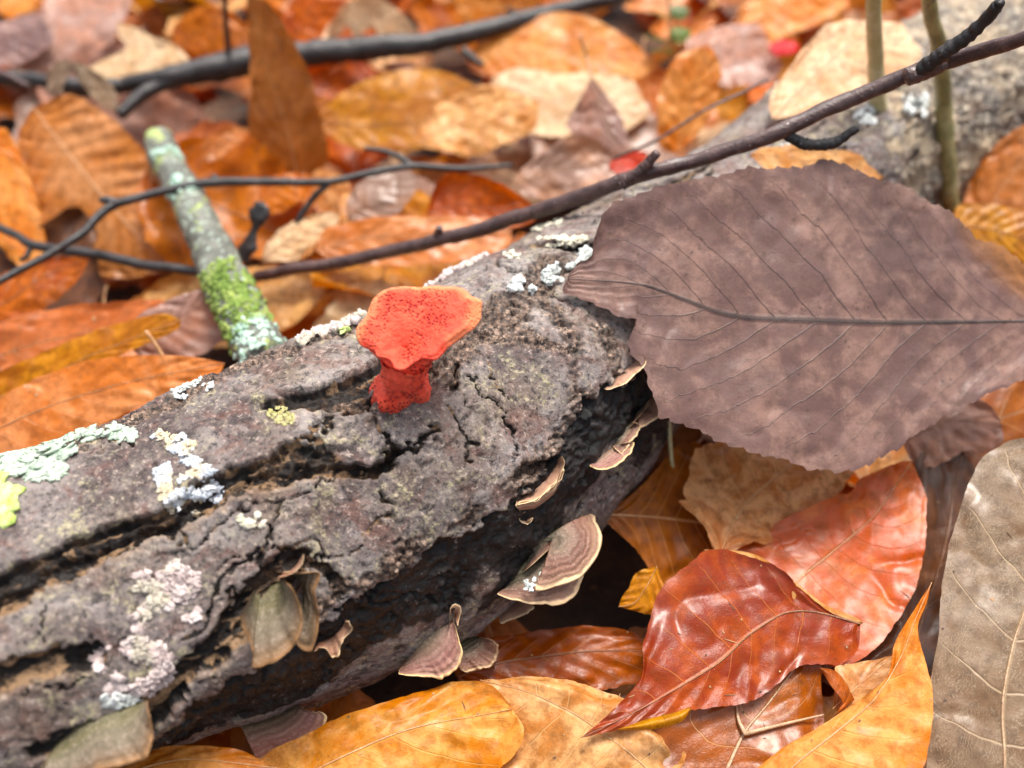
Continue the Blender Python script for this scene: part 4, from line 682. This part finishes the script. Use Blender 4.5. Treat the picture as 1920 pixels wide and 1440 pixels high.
lichen('crusty_lichen', ['pinkish-white ruffled lichen strand above the lichen ring', 'pinkish-white lichen ring with a dark centre low on the log'], [[(236, 1090), (262, 1072), (300, 1080), (318, 1048), (350, 1062), (372, 1075), (372, 1110), (345, 1125), (378, 1145), (362, 1165), (330, 1150), (300, 1140), (282, 1165), (262, 1190), (238, 1165), (276, 1130), (290, 1110), (262, 1105)],
       [(170, 1232), (205, 1215), (250, 1195), (290, 1205), (322, 1232), (330, 1245), (312, 1280), (280, 1300), (255, 1300), (240, 1290), (205, 1300), (195, 1270), (180, 1255)]], 620, .072, 'pink', holes=[[(232, 1258), (250, 1235), (275, 1235), (292, 1255), (278, 1275), (255, 1278), (235, 1275)]], clump=.35, flat=.3, tiltj=.4)
lichen('crusty_lichen', 'white lichen dab at the lower edge of the pinkish ring', [[(195, 1305), (225, 1300), (255, 1308), (262, 1325), (225, 1322), (198, 1318)]], 40, .08, 'white', flat=.5)
lichen('leafy_lichen', ['small grey-white lichen on the rough ridge', 'tiny white lichen speck beside the small ridge lichen'], [[(322, 716), (350, 702), (375, 705), (372, 722), (348, 730), (352, 748), (328, 748)], [(380, 722), (402, 718), (404, 728), (385, 730)]], 110, .055, 'white', flat=.35)
lichen('lime_lichen', ['single bright lime-green lichen lobe touching the mint rosette', 'pair of bright lime-green lichen lobes below the mint rosette'], [[(-30, 882), (0, 874), (22, 880), (18, 900), (-10, 905)], [(-30, 912), (10, 914), (30, 925), (25, 948), (38, 960), (30, 976), (-20, 980)]], 18, .19, 'lime', flat=.12, tiltj=.14, lift=.04, k=15, rag=.3)
lichen('ridge_lichen', 'pinkish-white ruffled lichen on the ridge left of the mushroom', [[(556, 638), (575, 622), (610, 605), (640, 594), (660, 588), (676, 582), (676, 600), (640, 618), (600, 628), (570, 645)]], 120, .11, 'pink', flat=.6, tiltj=.5, lift=.06)
lichen('lime_lichen', 'tiny lime-green lichen tuft on the ridge left of the mushroom', [[(628, 606), (655, 600), (650, 618), (636, 622)]], 18, .09, 'lime', flat=.3)
lichen('ridge_lichen', 'pale frilled lichen along the ridge above the mushroom', [[(770, 525), (800, 510), (850, 495), (890, 475), (910, 470), (905, 482), (860, 505), (800, 524)]], 110, .09, 'pink', flat=.6, tiltj=.5, lift=.05)
lichen('leafy_lichen', ['white branching lichen tuft on the crumbly bark behind the mushroom', 'elongated white lichen tuft beside the tip of the toothed leaf'], [[(952, 540), (975, 515), (985, 530), (1002, 540), (995, 555), (970, 560)], [(1015, 520), (1030, 500), (1070, 480), (1100, 462), (1115, 478), (1080, 500), (1050, 525), (1030, 535)]], 260, .058, 'white', flat=.7, tiltj=.6, lift=.05, clump=.35)
lichen('crusty_lichen', ['cream lichen flake nearest the long twig', 'long cream lichen flake above the white tuft', 'tiny cream lichen flake on the ridge'], [[(985, 425), (1010, 408), (1055, 402), (1050, 418), (1010, 435)], [(1010, 445), (1060, 440), (1100, 448), (1080, 458), (1030, 462)], [(940, 475), (975, 468), (970, 482), (945, 484)]], 110, .08, 'cream', flat=.25, tiltj=.2)
lichen('crusty_lichen', 'cream and grey lichen flecks on the far bark below the spurs', [[(1425, 160), (1470, 140), (1460, 155), (1430, 168)], [(1475, 130), (1505, 120), (1500, 138), (1480, 142)], [(1475, 215), (1510, 205), (1520, 225), (1485, 232)], [(1560, 170), (1610, 150), (1600, 175), (1570, 185)]], 130, .10, 'cream', flat=.25, tiltj=.2)
lichen('crusty_lichen', 'white lichen blots on the rotten part of the log', [[(1660, 100), (1720, 90), (1740, 120), (1690, 130)], [(1690, 180), (1740, 175), (1735, 215), (1695, 215)], [(1440, 275), (1480, 272), (1475, 290), (1445, 292)], [(1600, 205), (1640, 195), (1635, 230), (1605, 228)]], 150, .10, 'white', flat=.3, clump=.3)
lichen('crusty_lichen', 'yellowish crust lichen spot on the bark plate left of the mushroom', [[(500, 768), (530, 762), (555, 775), (550, 792), (525, 796), (505, 782)]], 60, .045, 'olive', flat=.4, clump=.4)
lichen('crusty_lichen', 'cream crust lichen spot above the grey-green bracket', [[(445, 968), (475, 952), (500, 962), (495, 985), (460, 988)]], 60, .055, 'cream', flat=.4, clump=.4)
for nm, pr, ni, sz, mt, up_ in (('moss', (.68, .92), 330, .085, 'moss', .3), ('lichen_crust', (.9, 1.), 70, .10, 'cyan', .2), ('lichen_crust', (.28, .36), 40, .10, 'cyan', .5), ('lichen_crust', (.12, .17), 26, .09, 'cyan', .5)):
    r = np.random.default_rng(int(sz * 1e4) + ni); P, N = [], []
    for _ in range(ni):
        t_ = r.uniform(*pr); i = min(len(q_st) - 1, int(t_ * len(q_st))); T_ = unit(q_st[min(i + 1, len(q_st) - 1)] - q_st[max(i - 1, 0)]); sd = unit(np.cross(T_, (0, 0, 1.))); ang = r.normal(math.pi * .5 - .35 * (nm == 'moss'), .75); d = math.cos(ang) * sd * (1) + math.sin(ang) * np.cross(sd, T_); d = d * (1 if d[2] > -.5 else -1)
        P.append(q_st[i] + T_ * r.uniform(-.05, .05) + d * r_st[i] * 1.0); N.append(d)
    V, T = lobes(P, N, sz, ni, flat=.8 if nm == 'moss' else .3, tiltj=.6 if nm == 'moss' else .2, lift=.03); b = np.array(rt_st.location) / S
    part(nm, V, None, LCH[mt], rt_st, b, tris=T)

# ------------------------------------------------------------------ bracket fungi
def bracket_mat(name, cols, edge, under, zones=9.):
    """zoned upper side, pale growing margin"""
    t = NT(name); co = t.objco(); sx = t.n('ShaderNodeSeparateXYZ'); t.put(sx.inputs[0], t.n('ShaderNodeUVMap', uv_map='zone').outputs[0]); w = sx.outputs[1]
    n1 = t.noise(co, 240., 4., .6); n2 = t.noise(co, 1400., 3., .7); wn_ = t.math('ADD', w, t.math('MULTIPLY', t.math('SUBTRACT', n1, .5), .22))
    rp = t.n('ShaderNodeValToRGB'); t.put(rp.inputs[0], wn_); e = rp.color_ramp.elements
    for i, (p, c) in enumerate(cols):
        el = e[i] if i < 2 else e.new(p); el.position = p; el.color = tuple(c) + (1,)
    bnd = t.math('ADD', .5, t.math('MULTIPLY', t.math('SINE', t.math('MULTIPLY', wn_, zones * 6.283)), .5))
    c = t.mix(t.math('MULTIPLY', t.ss(bnd, .45, .95), .18), rp.outputs[0], tuple(x * .35 for x in cols[1][1]))
    c = t.mix(t.math('MULTIPLY', t.ss(n2, .5, .7), .3), c, (.5, .4, .32))
    c = t.mix(t.ss(t.math('ADD', w, t.math('MULTIPLY', t.math('SUBTRACT', n1, .5), .14)), .93, .985), c, edge)
    c = t.mix(t.ss(sx.outputs[0], 1.5, 1.6), c, t.mix(t.ss(n1, .4, .6), under, tuple(x * .75 for x in under)))
    return t.done(t.bsdf(c, .6, t.bump(t.math('ADD', t.math('MULTIPLY', bnd, .5), t.math('MULTIPLY', n2, .5)), .5, .0006), spec=.4))
BM = {'zoned': bracket_mat('zoned_bracket', [(0., (.075, .070, .030)), (.30, (.11, .085, .055)), (.48, (.20, .125, .085)), (.62, (.16, .072, .050)), (.8, (.22, .105, .070)), (.9, (.30, .165, .105))], (.66, .46, .26), (.42, .20, .12)),
      'grey': bracket_mat('grey_green_bracket', [(0., (.085, .078, .035)), (.3, (.115, .10, .048)), (.55, (.15, .12, .08)), (.75, (.16, .115, .075)), (.9, (.20, .115, .055))], (.28, .145, .06), (.30, .19, .11), 5.),
      'tan': bracket_mat('tan_bracket', [(0., (.33, .16, .10)), (.3, (.28, .15, .10)), (.6, (.36, .19, .12)), (.8, (.40, .22, .14)), (.9, (.50, .30, .18))], (.72, .52, .30), (.40, .185, .115)),
      'mauve': bracket_mat('mauve_bracket', [(0., (.12, .10, .05)), (.25, (.22, .14, .095)), (.5, (.30, .155, .12)), (.7, (.25, .105, .085)), (.88, (.32, .16, .11))], (.72, .50, .24), (.40, .22, .13), 6.)}
def bracket(rt, name, attach, rim, tilt, mat, lift=0., thick=.10, dome=.10, ruf=.09, na=70, nw=20, depth=None):
    """a shelf spanned from its line of attachment on the bark out to its rim, on a tilted plane through the attachment"""
    SEED[0] += 1; sd = SEED[0]; n = tilted(*tilt) if len(tilt) == 2 else unit(tilt)
    hit = np.array([onlog(*q)[0] for q in attach]); c = hit.mean(0) + (unit(C0 - hit.mean(0)) * lift)
    a2 = catmull(attach, na); r2 = catmull([attach[0]] + list(rim) + [attach[-1]], na)
    A = np.array([onlog(*q)[0] for q in a2]); Rm = onplane(r2, c, n)
    tt = np.linspace(-1, 1, na); Af = np.stack([np.polyval(np.polyfit(tt, A[:, k], 2), tt) for k in range(3)], 1); dv = np.linalg.norm(A - Af, axis=1); kp = dv < np.percentile(dv, 75)
    A = np.stack([np.polyval(np.polyfit(tt[kp], A[kp, k], 2), tt) for k in range(3)], 1)
    A = A - .16 * unit(C0 - A) - .06 * n
    w = np.linspace(0, 1, nw); U_ = np.linspace(0, 1, na); en = smooth(0, .07, U_) * (1 - smooth(.93, 1., U_)); Rm = A + (Rm - A) * (en ** .6)[:, None]
    P = A[:, None] * (1 - w)[None, :, None] + Rm[:, None] * w[None, :, None]
    L = np.linalg.norm(Rm - A, axis=1)
    d = dome * np.sin(np.pi * w)[None] * L[:, None] + ruf * w[None] ** 2 * fbm(np.stack([U_ * 7, U_ * 0, U_ * 0 + sd], -1), 3, sd)[:, None] + .018 * np.sin(w * 40)[None] * w[None] + .02 * fbm(P * 2.5, 3, sd)
    top = P + d[..., None] * n; tk = thick * (1 - .75 * w ** 2)[None] * np.minimum(1, L / .5)[:, None]; bot = top - (tk + .015)[..., None] * n
    # rounded margin ring
    outw = unit(Rm - A); edge = (top[:, -1] + bot[:, -1]) / 2 + outw * .03
    V = np.concatenate([top, edge[:, None], bot[:, ::-1]], 1); m = V.shape[1]
    zu = np.concatenate([np.zeros(nw), [0], np.full(nw, 2.)]); zv = np.concatenate([w, [1.0], w[::-1]])
    V = V + (.03 * fbm(np.stack([U_ * 16, U_ * 0, U_ * 0 + sd], -1), 3, sd + 2))[:, None, None] * np.concatenate([w ** 3, [1.], w[::-1] ** 3])[None, :, None] * outw[:, None]
    uv = np.stack([np.broadcast_to(zu, (na, m)), np.broadcast_to(zv, (na, m))], -1).reshape(-1, 2)
    return part(name, V.reshape(-1, 3), gridfaces(na, m), BM[mat], rt, np.array(rt.location) / S, uv={'zone': uv})
def fungus(name, label, x, y): return root(name, onlog(x, y)[0], label, 'fungus')
f_ = fungus('bracket_fungus', 'large two-lobed maroon and olive zoned bracket with cream rim, overhanging the dark hollow', 1010, 1050)
bracket(f_, 'lower_shelf', [(945, 1105), (965, 1080), (990, 1040), (1040, 1020)], [(932, 1112), (960, 1125), (1005, 1134), (1050, 1130), (1082, 1108), (1090, 1085), (1088, 1070)], (4, 12), 'zoned', dome=.12)
bracket(f_, 'upper_shelf', [(975, 1080), (985, 1045), (1010, 1012), (1050, 985), (1085, 970)], [(1100, 966), (1118, 978), (1126, 1005), (1122, 1035), (1105, 1062), (1085, 1082), (1050, 1095), (1005, 1098)], (6, 14), 'zoned', lift=.12, dome=.2)
p, nn = onlog(1000, 1085)
f_ = fungus('bracket_fungus', 'cup-like tan bracket with upturned cream rim beside the crumbly bark', 1000, 930)
bracket(f_, 'shelf', [(970, 938), (985, 925), (1010, 905), (1035, 880), (1045, 862)], [(968, 946), (1005, 936), (1030, 915), (1050, 893), (1058, 870), (1053, 856)], (30, 10), 'tan', lift=.35, dome=-.1)
bracket(f_, 'underside', [(975, 958), (990, 962), (1010, 952), (1030, 930)], [(966, 944), (1003, 938), (1030, 916), (1050, 893), (1054, 880)], (70, 25), 'tan', lift=.3, dome=.12, thick=.06)
bracket(f_, 'lobe', [(985, 958), (980, 972), (985, 980)], [(975, 966), (978, 978), (990, 982), (998, 970)], (50, 10), 'tan', lift=.08, na=24, nw=8, thick=.05)
f_ = fungus('bracket_fungus', 'thin cream-edged bracket sliver touching the big toothed leaf', 1160, 705)
bracket(f_, 'shelf', [(1132, 728), (1150, 705), (1180, 680), (1200, 668)], [(1134, 731), (1165, 722), (1190, 702), (1208, 684), (1209, 672)], (35, 12), 'tan', lift=.3, dome=.05, thick=.07)
f_ = fungus('bracket_fungus', 'winding brown bracket of two joined shelves with cream rims, on the black bark', 1190, 800)
bracket(f_, 'upper_shelf', [(1175, 808), (1190, 780), (1205, 755), (1225, 738)], [(1238, 736), (1242, 752), (1236, 775), (1220, 790), (1196, 800)], (25, 14), 'zoned', lift=.25, dome=.08)
bracket(f_, 'bridge', [(1150, 835), (1158, 815), (1172, 800), (1185, 790)], [(1165, 850), (1178, 832), (1192, 815), (1200, 798)], (25, 14), 'zoned', lift=.2, dome=.1)
bracket(f_, 'lower_shelf', [(1112, 868), (1128, 852), (1140, 838), (1160, 832)], [(1106, 873), (1130, 880), (1160, 868), (1182, 846), (1186, 830)], (25, 14), 'mauve', lift=.3, dome=.05, thick=.07)
f_ = fungus('bracket_fungus', 'drooping grey-green fan bracket with a brown rim, low on the log', 510, 1130)
bracket(f_, 'rear_shelf', [(528, 1075), (545, 1070), (565, 1070), (585, 1070)], [(596, 1075), (590, 1110), (598, 1160), (585, 1220), (560, 1215), (540, 1150)], (54, 8), 'grey', lift=.6, dome=.1)
bracket(f_, 'front_shelf', [(478, 1105), (490, 1092), (510, 1084), (528, 1085)], [(460, 1140), (458, 1170), (475, 1225), (474, 1250), (510, 1240), (548, 1212), (566, 1170), (562, 1135), (545, 1100)], (52, 4), 'grey', lift=.95, dome=.14)
bracket(f_, 'curled_lip', [(524, 1080), (540, 1072), (555, 1058), (562, 1045)], [(521, 1082), (548, 1076), (566, 1058), (568, 1040)], (40, 0), 'tan', lift=.9, dome=0, na=30, nw=8, thick=.05)
f_ = fungus('bracket_fungus', 'small crinkled rusty bracket beside the drooping grey-green fan', 630, 1190)
bracket(f_, 'shelf', [(600, 1205), (615, 1192), (632, 1180), (645, 1165)], [(590, 1216), (612, 1220), (625, 1238), (636, 1225), (640, 1205), (660, 1180), (655, 1160)], (50, 10), 'tan', lift=.45, ruf=.25, dome=.1, na=50, nw=12)
f_ = fungus('bracket_fungus', 'mauve-brown fan bracket with cream rim near the underside of the log', 800, 1220)
bracket(f_, 'shelf', [(752, 1248), (775, 1215), (800, 1185), (835, 1165), (850, 1160)], [(748, 1262), (790, 1266), (830, 1268), (855, 1250), (866, 1222), (860, 1200), (855, 1180)], (40, 8), 'mauve', lift=.25, dome=.12, ruf=.08)
bracket(f_, 'lobe', [(842, 1180), (848, 1160), (852, 1145)], [(845, 1140), (858, 1134), (864, 1145), (858, 1172)], (45, 10), 'tan', lift=.3, na=26, nw=8, thick=.05)
f_ = fungus('bracket_fungus', 'dark ragged bracket tucked behind the mauve-brown fan', 880, 1215)
bracket(f_, 'shelf', [(858, 1248), (862, 1225), (880, 1205), (900, 1196)], [(868, 1258), (900, 1254), (920, 1248), (934, 1225), (928, 1206), (915, 1198)], (22, 10), 'zoned', lift=.05, ruf=.2, dome=.05)
f_ = fungus('bracket_fungus', 'blurred tan-mauve bracket at the foot of the log above the golden leaf', 545, 1370)
bracket(f_, 'shelf', [(488, 1418), (510, 1385), (540, 1358), (575, 1342)], [(484, 1428), (530, 1412), (575, 1390), (605, 1365), (612, 1345), (600, 1336)], (40, 5), 'mauve', lift=.5, dome=.12)
f_ = fungus('bracket_fungus', 'wide greenish-grey flap bracket on the near end of the log', 180, 1380)
bracket(f_, 'shelf', [(90, 1425), (120, 1370), (180, 1330), (250, 1312), (272, 1318)], [(70, 1460), (120, 1475), (200, 1440), (270, 1420), (286, 1380), (280, 1335)], (45, 5), 'grey', lift=.7, dome=.06)
f_ = fungus('bracket_fungus', 'thin brown bracket edge under the large two-lobed bracket', 965, 1150)
bracket(f_, 'shelf', [(940, 1165), (955, 1150), (975, 1140), (995, 1132)], [(938, 1168), (962, 1160), (985, 1150), (1000, 1138)], (30, 5), 'tan', lift=.1, na=30, nw=8, thick=.05)
# the fleck of white lichen on the big bracket
b = onplane([(1000, 1088)], onlog(1010, 1040)[0] + unit(C0 - onlog(1010, 1040)[0]) * .5, tilted(6, 14))[0]
r = np.random.default_rng(5); P = [onplane([(x + r.normal(0, 4), y + r.normal(0, 3))], b, tilted(6, 14))[0] + np.array([0, 0, .0]) for x, y in [(990, 1095), (1000, 1092), (998, 1100), (1008, 1085), (1018, 1078), (992, 1104)] for _ in range(4)]
V, T = lobes(P, [np.array([0, -.3, 1.])] * len(P), .045, 9, flat=.4, lift=.02); o = obj('crusty_lichen', mesh('crusty_lichen', V - b, None, LCH['white'], tris=T), loc=b); tag(o, 'tiny white lichen fleck on the olive part of the two-lobed bracket', 'lichen')

# ------------------------------------------------------------------ the red mushroom
def cap_mat():
    t = NT('cinnabar_flesh'); co = t.objco(False); rimv = t.attr('rim'); n1 = t.noise(co, 230., 4., .6); n2 = t.noise(co, 1500., 4., .7); n3 = t.noise(co, 110., 3., .5)
    c = t.mix(t.ss(n1, .4, .65), (.78, .050, .020), (.84, .095, .040))
    pits = t.math('MULTIPLY', t.ss(t.voro(co, 1500.), .52, .18), t.ss(n3, .38, .52))
    c = t.mix(t.math('MULTIPLY', pits, 1.), c, (.30, .004, .006))
    c = t.mix(t.ss(t.math('ADD', rimv, t.math('MULTIPLY', t.math('SUBTRACT', n1, .5), .25)), .70, .98), c, (.84, .25, .10))
    c = t.mix(t.math('MULTIPLY', t.ss(n3, .52, .42), .25), c, (.80, .13, .07)); c = t.mix(t.math('MULTIPLY', t.ss(n2, .58, .74), .22), c, (.88, .24, .15)); c = t.mix(t.ss(t.noise(co, 420., 3., .6), .69, .73), c, (.14, .02, .012))
    h = t.math('SUBTRACT', t.math('ADD', n2, t.math('MULTIPLY', n1, .8)), t.math('MULTIPLY', pits, 1.2))
    return t.done(t.bsdf(c, .62, t.bump(h, .7, .0006), spec=.35, sss=.12, sss_r=(.008, .002, .001), sheen=.05))
CM = cap_mat()
_c = lambda pts: [(600 + x / 4.5, 480 + y / 4.5) for x, y in pts]
rimpx = _c([(290, 580), (330, 520), (380, 465), (400, 400), (430, 330), (490, 285), (560, 257), (640, 242), (720, 232), (810, 228), (900, 215), (980, 215), (1040, 225), (1110, 232), (1180, 247), (1225, 270), (1260, 310), (1320, 345), (1360, 380), (1350, 450), (1345, 510), (1290, 595), (1230, 635), (1180, 668), (1090, 725), (1040, 770), (1000, 815), (960, 845), (900, 840), (850, 838), (800, 860), (760, 885), (710, 915), (660, 925), (610, 905), (600, 870), (560, 830), (470, 815), (455, 770), (410, 750), (370, 742), (315, 700), (295, 640)])
rt = root('red_mushroom', onlog(750, 745)[0], 'vivid cinnabar-red fan-shaped mushroom growing from a crack in the log', 'mushroom'); mb = np.array(rt.location) / S
foot = onlog(752, 742)[0]; NA = 168
top_mid = foot + np.array([.25, .15, 1.25]); ncap = tilted(22, -4)
ring = onplane(catmull(rimpx + [rimpx[0]], NA + 1)[:-1], top_mid + np.array([0, 0, .35]), ncap)
cen = onplane([(780, 604)], top_mid + np.array([0, 0, .35]), ncap)[0]; dip = onplane([(752, 664)], top_mid + np.array([0, 0, .35]), ncap)[0]
NR = 44; w = np.linspace(0, 1, NR); top = cen + (ring[:, None] - cen) * (w ** .85)[None, :, None]
dd = np.linalg.norm(top - dip, axis=-1)
dep = -.40 * np.exp(-(dd / .55) ** 2) * (1 - w ** 4)[None] - .10 * np.exp(-(np.linalg.norm(top - cen, axis=-1) / .8) ** 2) + .05 * fbm(top * 1.6, 2, 5) + .010 * fbm(top * 9, 3, 6)
dep = dep + (.07 * fbm(ring * 1.6, 2, 8))[:, None] * (w ** 2)[None] - .10 * (smooth(.86, 1., w))[None]
front = np.clip((dip[1] + .25 - ring[:, 1]) / .5, 0, 1)                            # the lip above the stem turns up
top = top + dep[..., None] * ncap
stem_top = onplane([(758, 676)], top_mid, ncap)[0] - ncap * .12
nb2 = 26; wb = np.linspace(0, 1, nb2)[1:]; edge = ring - ncap * .08 - unit(ring - cen) * .02 + dep[:, -1:] * ncap
neck = stem_top + .32 * (ring - cen) / np.linalg.norm(ring - cen, axis=1, keepdims=True) * np.array([1, 1, 1.]) - ncap * .1
und = edge[:, None] * (1 - wb)[None, :, None] + neck[:, None] * wb[None, :, None] - ((.06 * np.clip((ring[:, 0] - cen[0]) / 1.2, -1, 1) - .02)[:, None] * np.sin(np.pi * wb)[None])[..., None] * ncap
und = und + .03 * fbm(und * 4, 3, 7)[..., None] * ncap
capV = np.concatenate([top, (ring - ncap * .04 + unit(ring - cen) * .02 + dep[:, -1:] * ncap)[:, None], und], 1); m = capV.shape[1]
rimA = np.broadcast_to(np.concatenate([w, [1.], 1 - .8 * wb ** .3]), (NA, m)) * np.clip((np.linalg.norm(ring - dip, axis=1) / 1.1), .0, 1)[:, None]
F = gridfaces(m, NA, True); part('cap', capV.transpose(1, 0, 2).reshape(-1, 3), F, CM, rt, mb, attrs={'rim': rimA.T.ravel()})
# stem: rings from the neck down to a flared foot on the bark
footpx = _c([(452, 1110), (450, 1200), (458, 1290), (510, 1308), (580, 1308), (680, 1295), (760, 1248), (870, 1212), (928, 1160), (925, 1100), (905, 1010), (830, 960), (700, 950), (560, 980), (500, 1030)])
fr = np.array([onlog(*q)[0] for q in catmull(footpx + [footpx[0]], 97)[:-1]]); fc = fr.mean(0); ang = lambda R_, c: np.arctan2((R_ - c)[:, 1], (R_ - c)[:, 0])
kf = np.ones(9) / 9; fr = np.stack([np.convolve(np.r_[fr[-4:, k], fr[:, k], fr[:4, k]], kf, 'valid') for k in range(3)], 1)
nf = onlog(752, 742)[1]; th_ = ang(fr, fc); NSX = 30; rings = []
for a in np.linspace(0, 1.15, NSX):
    c = fc * (1 - a) + stem_top * a + np.array([.02, -.12, .0]) * math.sin(a * math.pi); rr = .29 + .04 * math.sin(a * 9) * (1 - a) + .10 * a
    circ = c + rr * (np.cos(th_)[:, None] * np.array([1.15, 0, 0]) + np.sin(th_)[:, None] * np.array([0, .85, .25]))
    fl = (1 - smooth(0, .70, a)) ** 1.5; R_ = (fr + nf * (.01 + .16 * smooth(0, .2, a)) + (stem_top - fc) * a * .55) * fl + circ * (1 - fl)
    rings.append(R_)
rings = np.array(rings); rings += ((.09 * fbm(rings * np.array([3., 3., 1.]), 3, 31) + .03 * fbm(rings * 10, 2, 33)))[..., None] * unit(rings - rings.mean(1, keepdims=True))
rings = np.concatenate([rings[:1] - nf * .25, rings]); part('stem', rings.reshape(-1, 3), gridfaces(len(rings), 96, True), CM, rt, mb, attrs={'rim': np.zeros(rings.shape[:2]).ravel()})

# ------------------------------------------------------------------ small green seedling behind the log
gm = leaf_mat('green_leaflet', (.10, .16, .035), (.14, .19, .05), (.25, .3, .1), trans=.3, spots=.1)
rt = root('seedling', at(1256, 105, 3.2), 'tiny green-leaved seedling in the litter behind the log', 'plant'); b = np.array(rt.location) / S
c = catmull(np.array([at(1258, 110, 3.0), at(1256, 50, 4.6), at(1252, -30, 6.8)]), 20); V, F, tr = tube(c, .06, 8); part('stem', V, F, TWM['green'], rt, b, tris=tr)
Vl, Fl, uvl, _ = leaf_proto('oval', 900)
for x, y, a in ((1232, 70, 2.8), (1278, 62, .4), (1236, 24, 2.6), (1276, 20, .5), (1240, 92, 3.4)):
    o = part('leaflet', Vl * .17 + at(x, y, 4.8) * 0 + 0, Fl, gm, rt, np.zeros(3), uv={'vein': uvl}); o.location = (at(x, y, 4.3) - b) * S; o.rotation_euler = (.5, -.2, a)

# ------------------------------------------------------------------ crumbs of leaf and bark caught on the litter
bpy.context.view_layer.update(); dg = bpy.context.evaluated_depsgraph_get()
cm_ = NT('crumb_brown'); cc = cm_.objco(False); cmat = cm_.done(cm_.bsdf(cm_.mix(cm_.ss(cm_.noise(cc, 160., 2.), .4, .62), (.05, .025, .014), (.42, .24, .11)), .7))
r = np.random.default_rng(77); Vs, Ts, off = [], [], 0; n_ok = 0
for _ in range(1500):
    y = 5 + 48 * r.random() ** 1.3; x = r.uniform(-1, 1) * (9 + .62 * y)
    hit, loc, nrm, idx, ob, mtx = sc.ray_cast(dg, Vector((x * S, y * S, .3)), Vector((0, 0, -1)))
    if not hit or ob.name.split('.')[0] not in ('blade', 'ground') : continue
    if ob.parent is not None and ob.parent.name.startswith('cherry'): continue
    p = np.array(loc) / S; n = unit(np.array(nrm) * (1 if nrm[2] > 0 else -1)); a = unit(np.cross(n, r.normal(size=3))); b = np.cross(n, a)
    ln = r.uniform(.012, .05) * (1 + .05 * max(0, y - 12)); wd = ln * r.uniform(.25, .9)
    if r.random() < .12: ln *= 4; wd = .012
    k = 7; t_ = np.linspace(0, 6.283, k, endpoint=False); rr_ = r.uniform(.6, 1.2, k)
    ring = p + n * .008 + (rr_ * np.cos(t_))[:, None] * a * ln + (rr_ * np.sin(t_))[:, None] * b * wd + (r.uniform(-.006, .012, k))[:, None] * n
    Vs += [(p + n * (.012 + wd * .25))[None], ring]; j = np.arange(k); Ts.append(np.stack([0 * j + off, off + 1 + j, off + 1 + (j + 1) % k], 1)); off += k + 1
V = np.vstack(Vs); o = obj('litter_crumbs', mesh('litter_crumbs', V, None, cmat, tris=np.vstack(Ts))); tag(o, 'crumbs of leaf, bark and stalk strewn over the litter', None, None, 'stuff')
#END
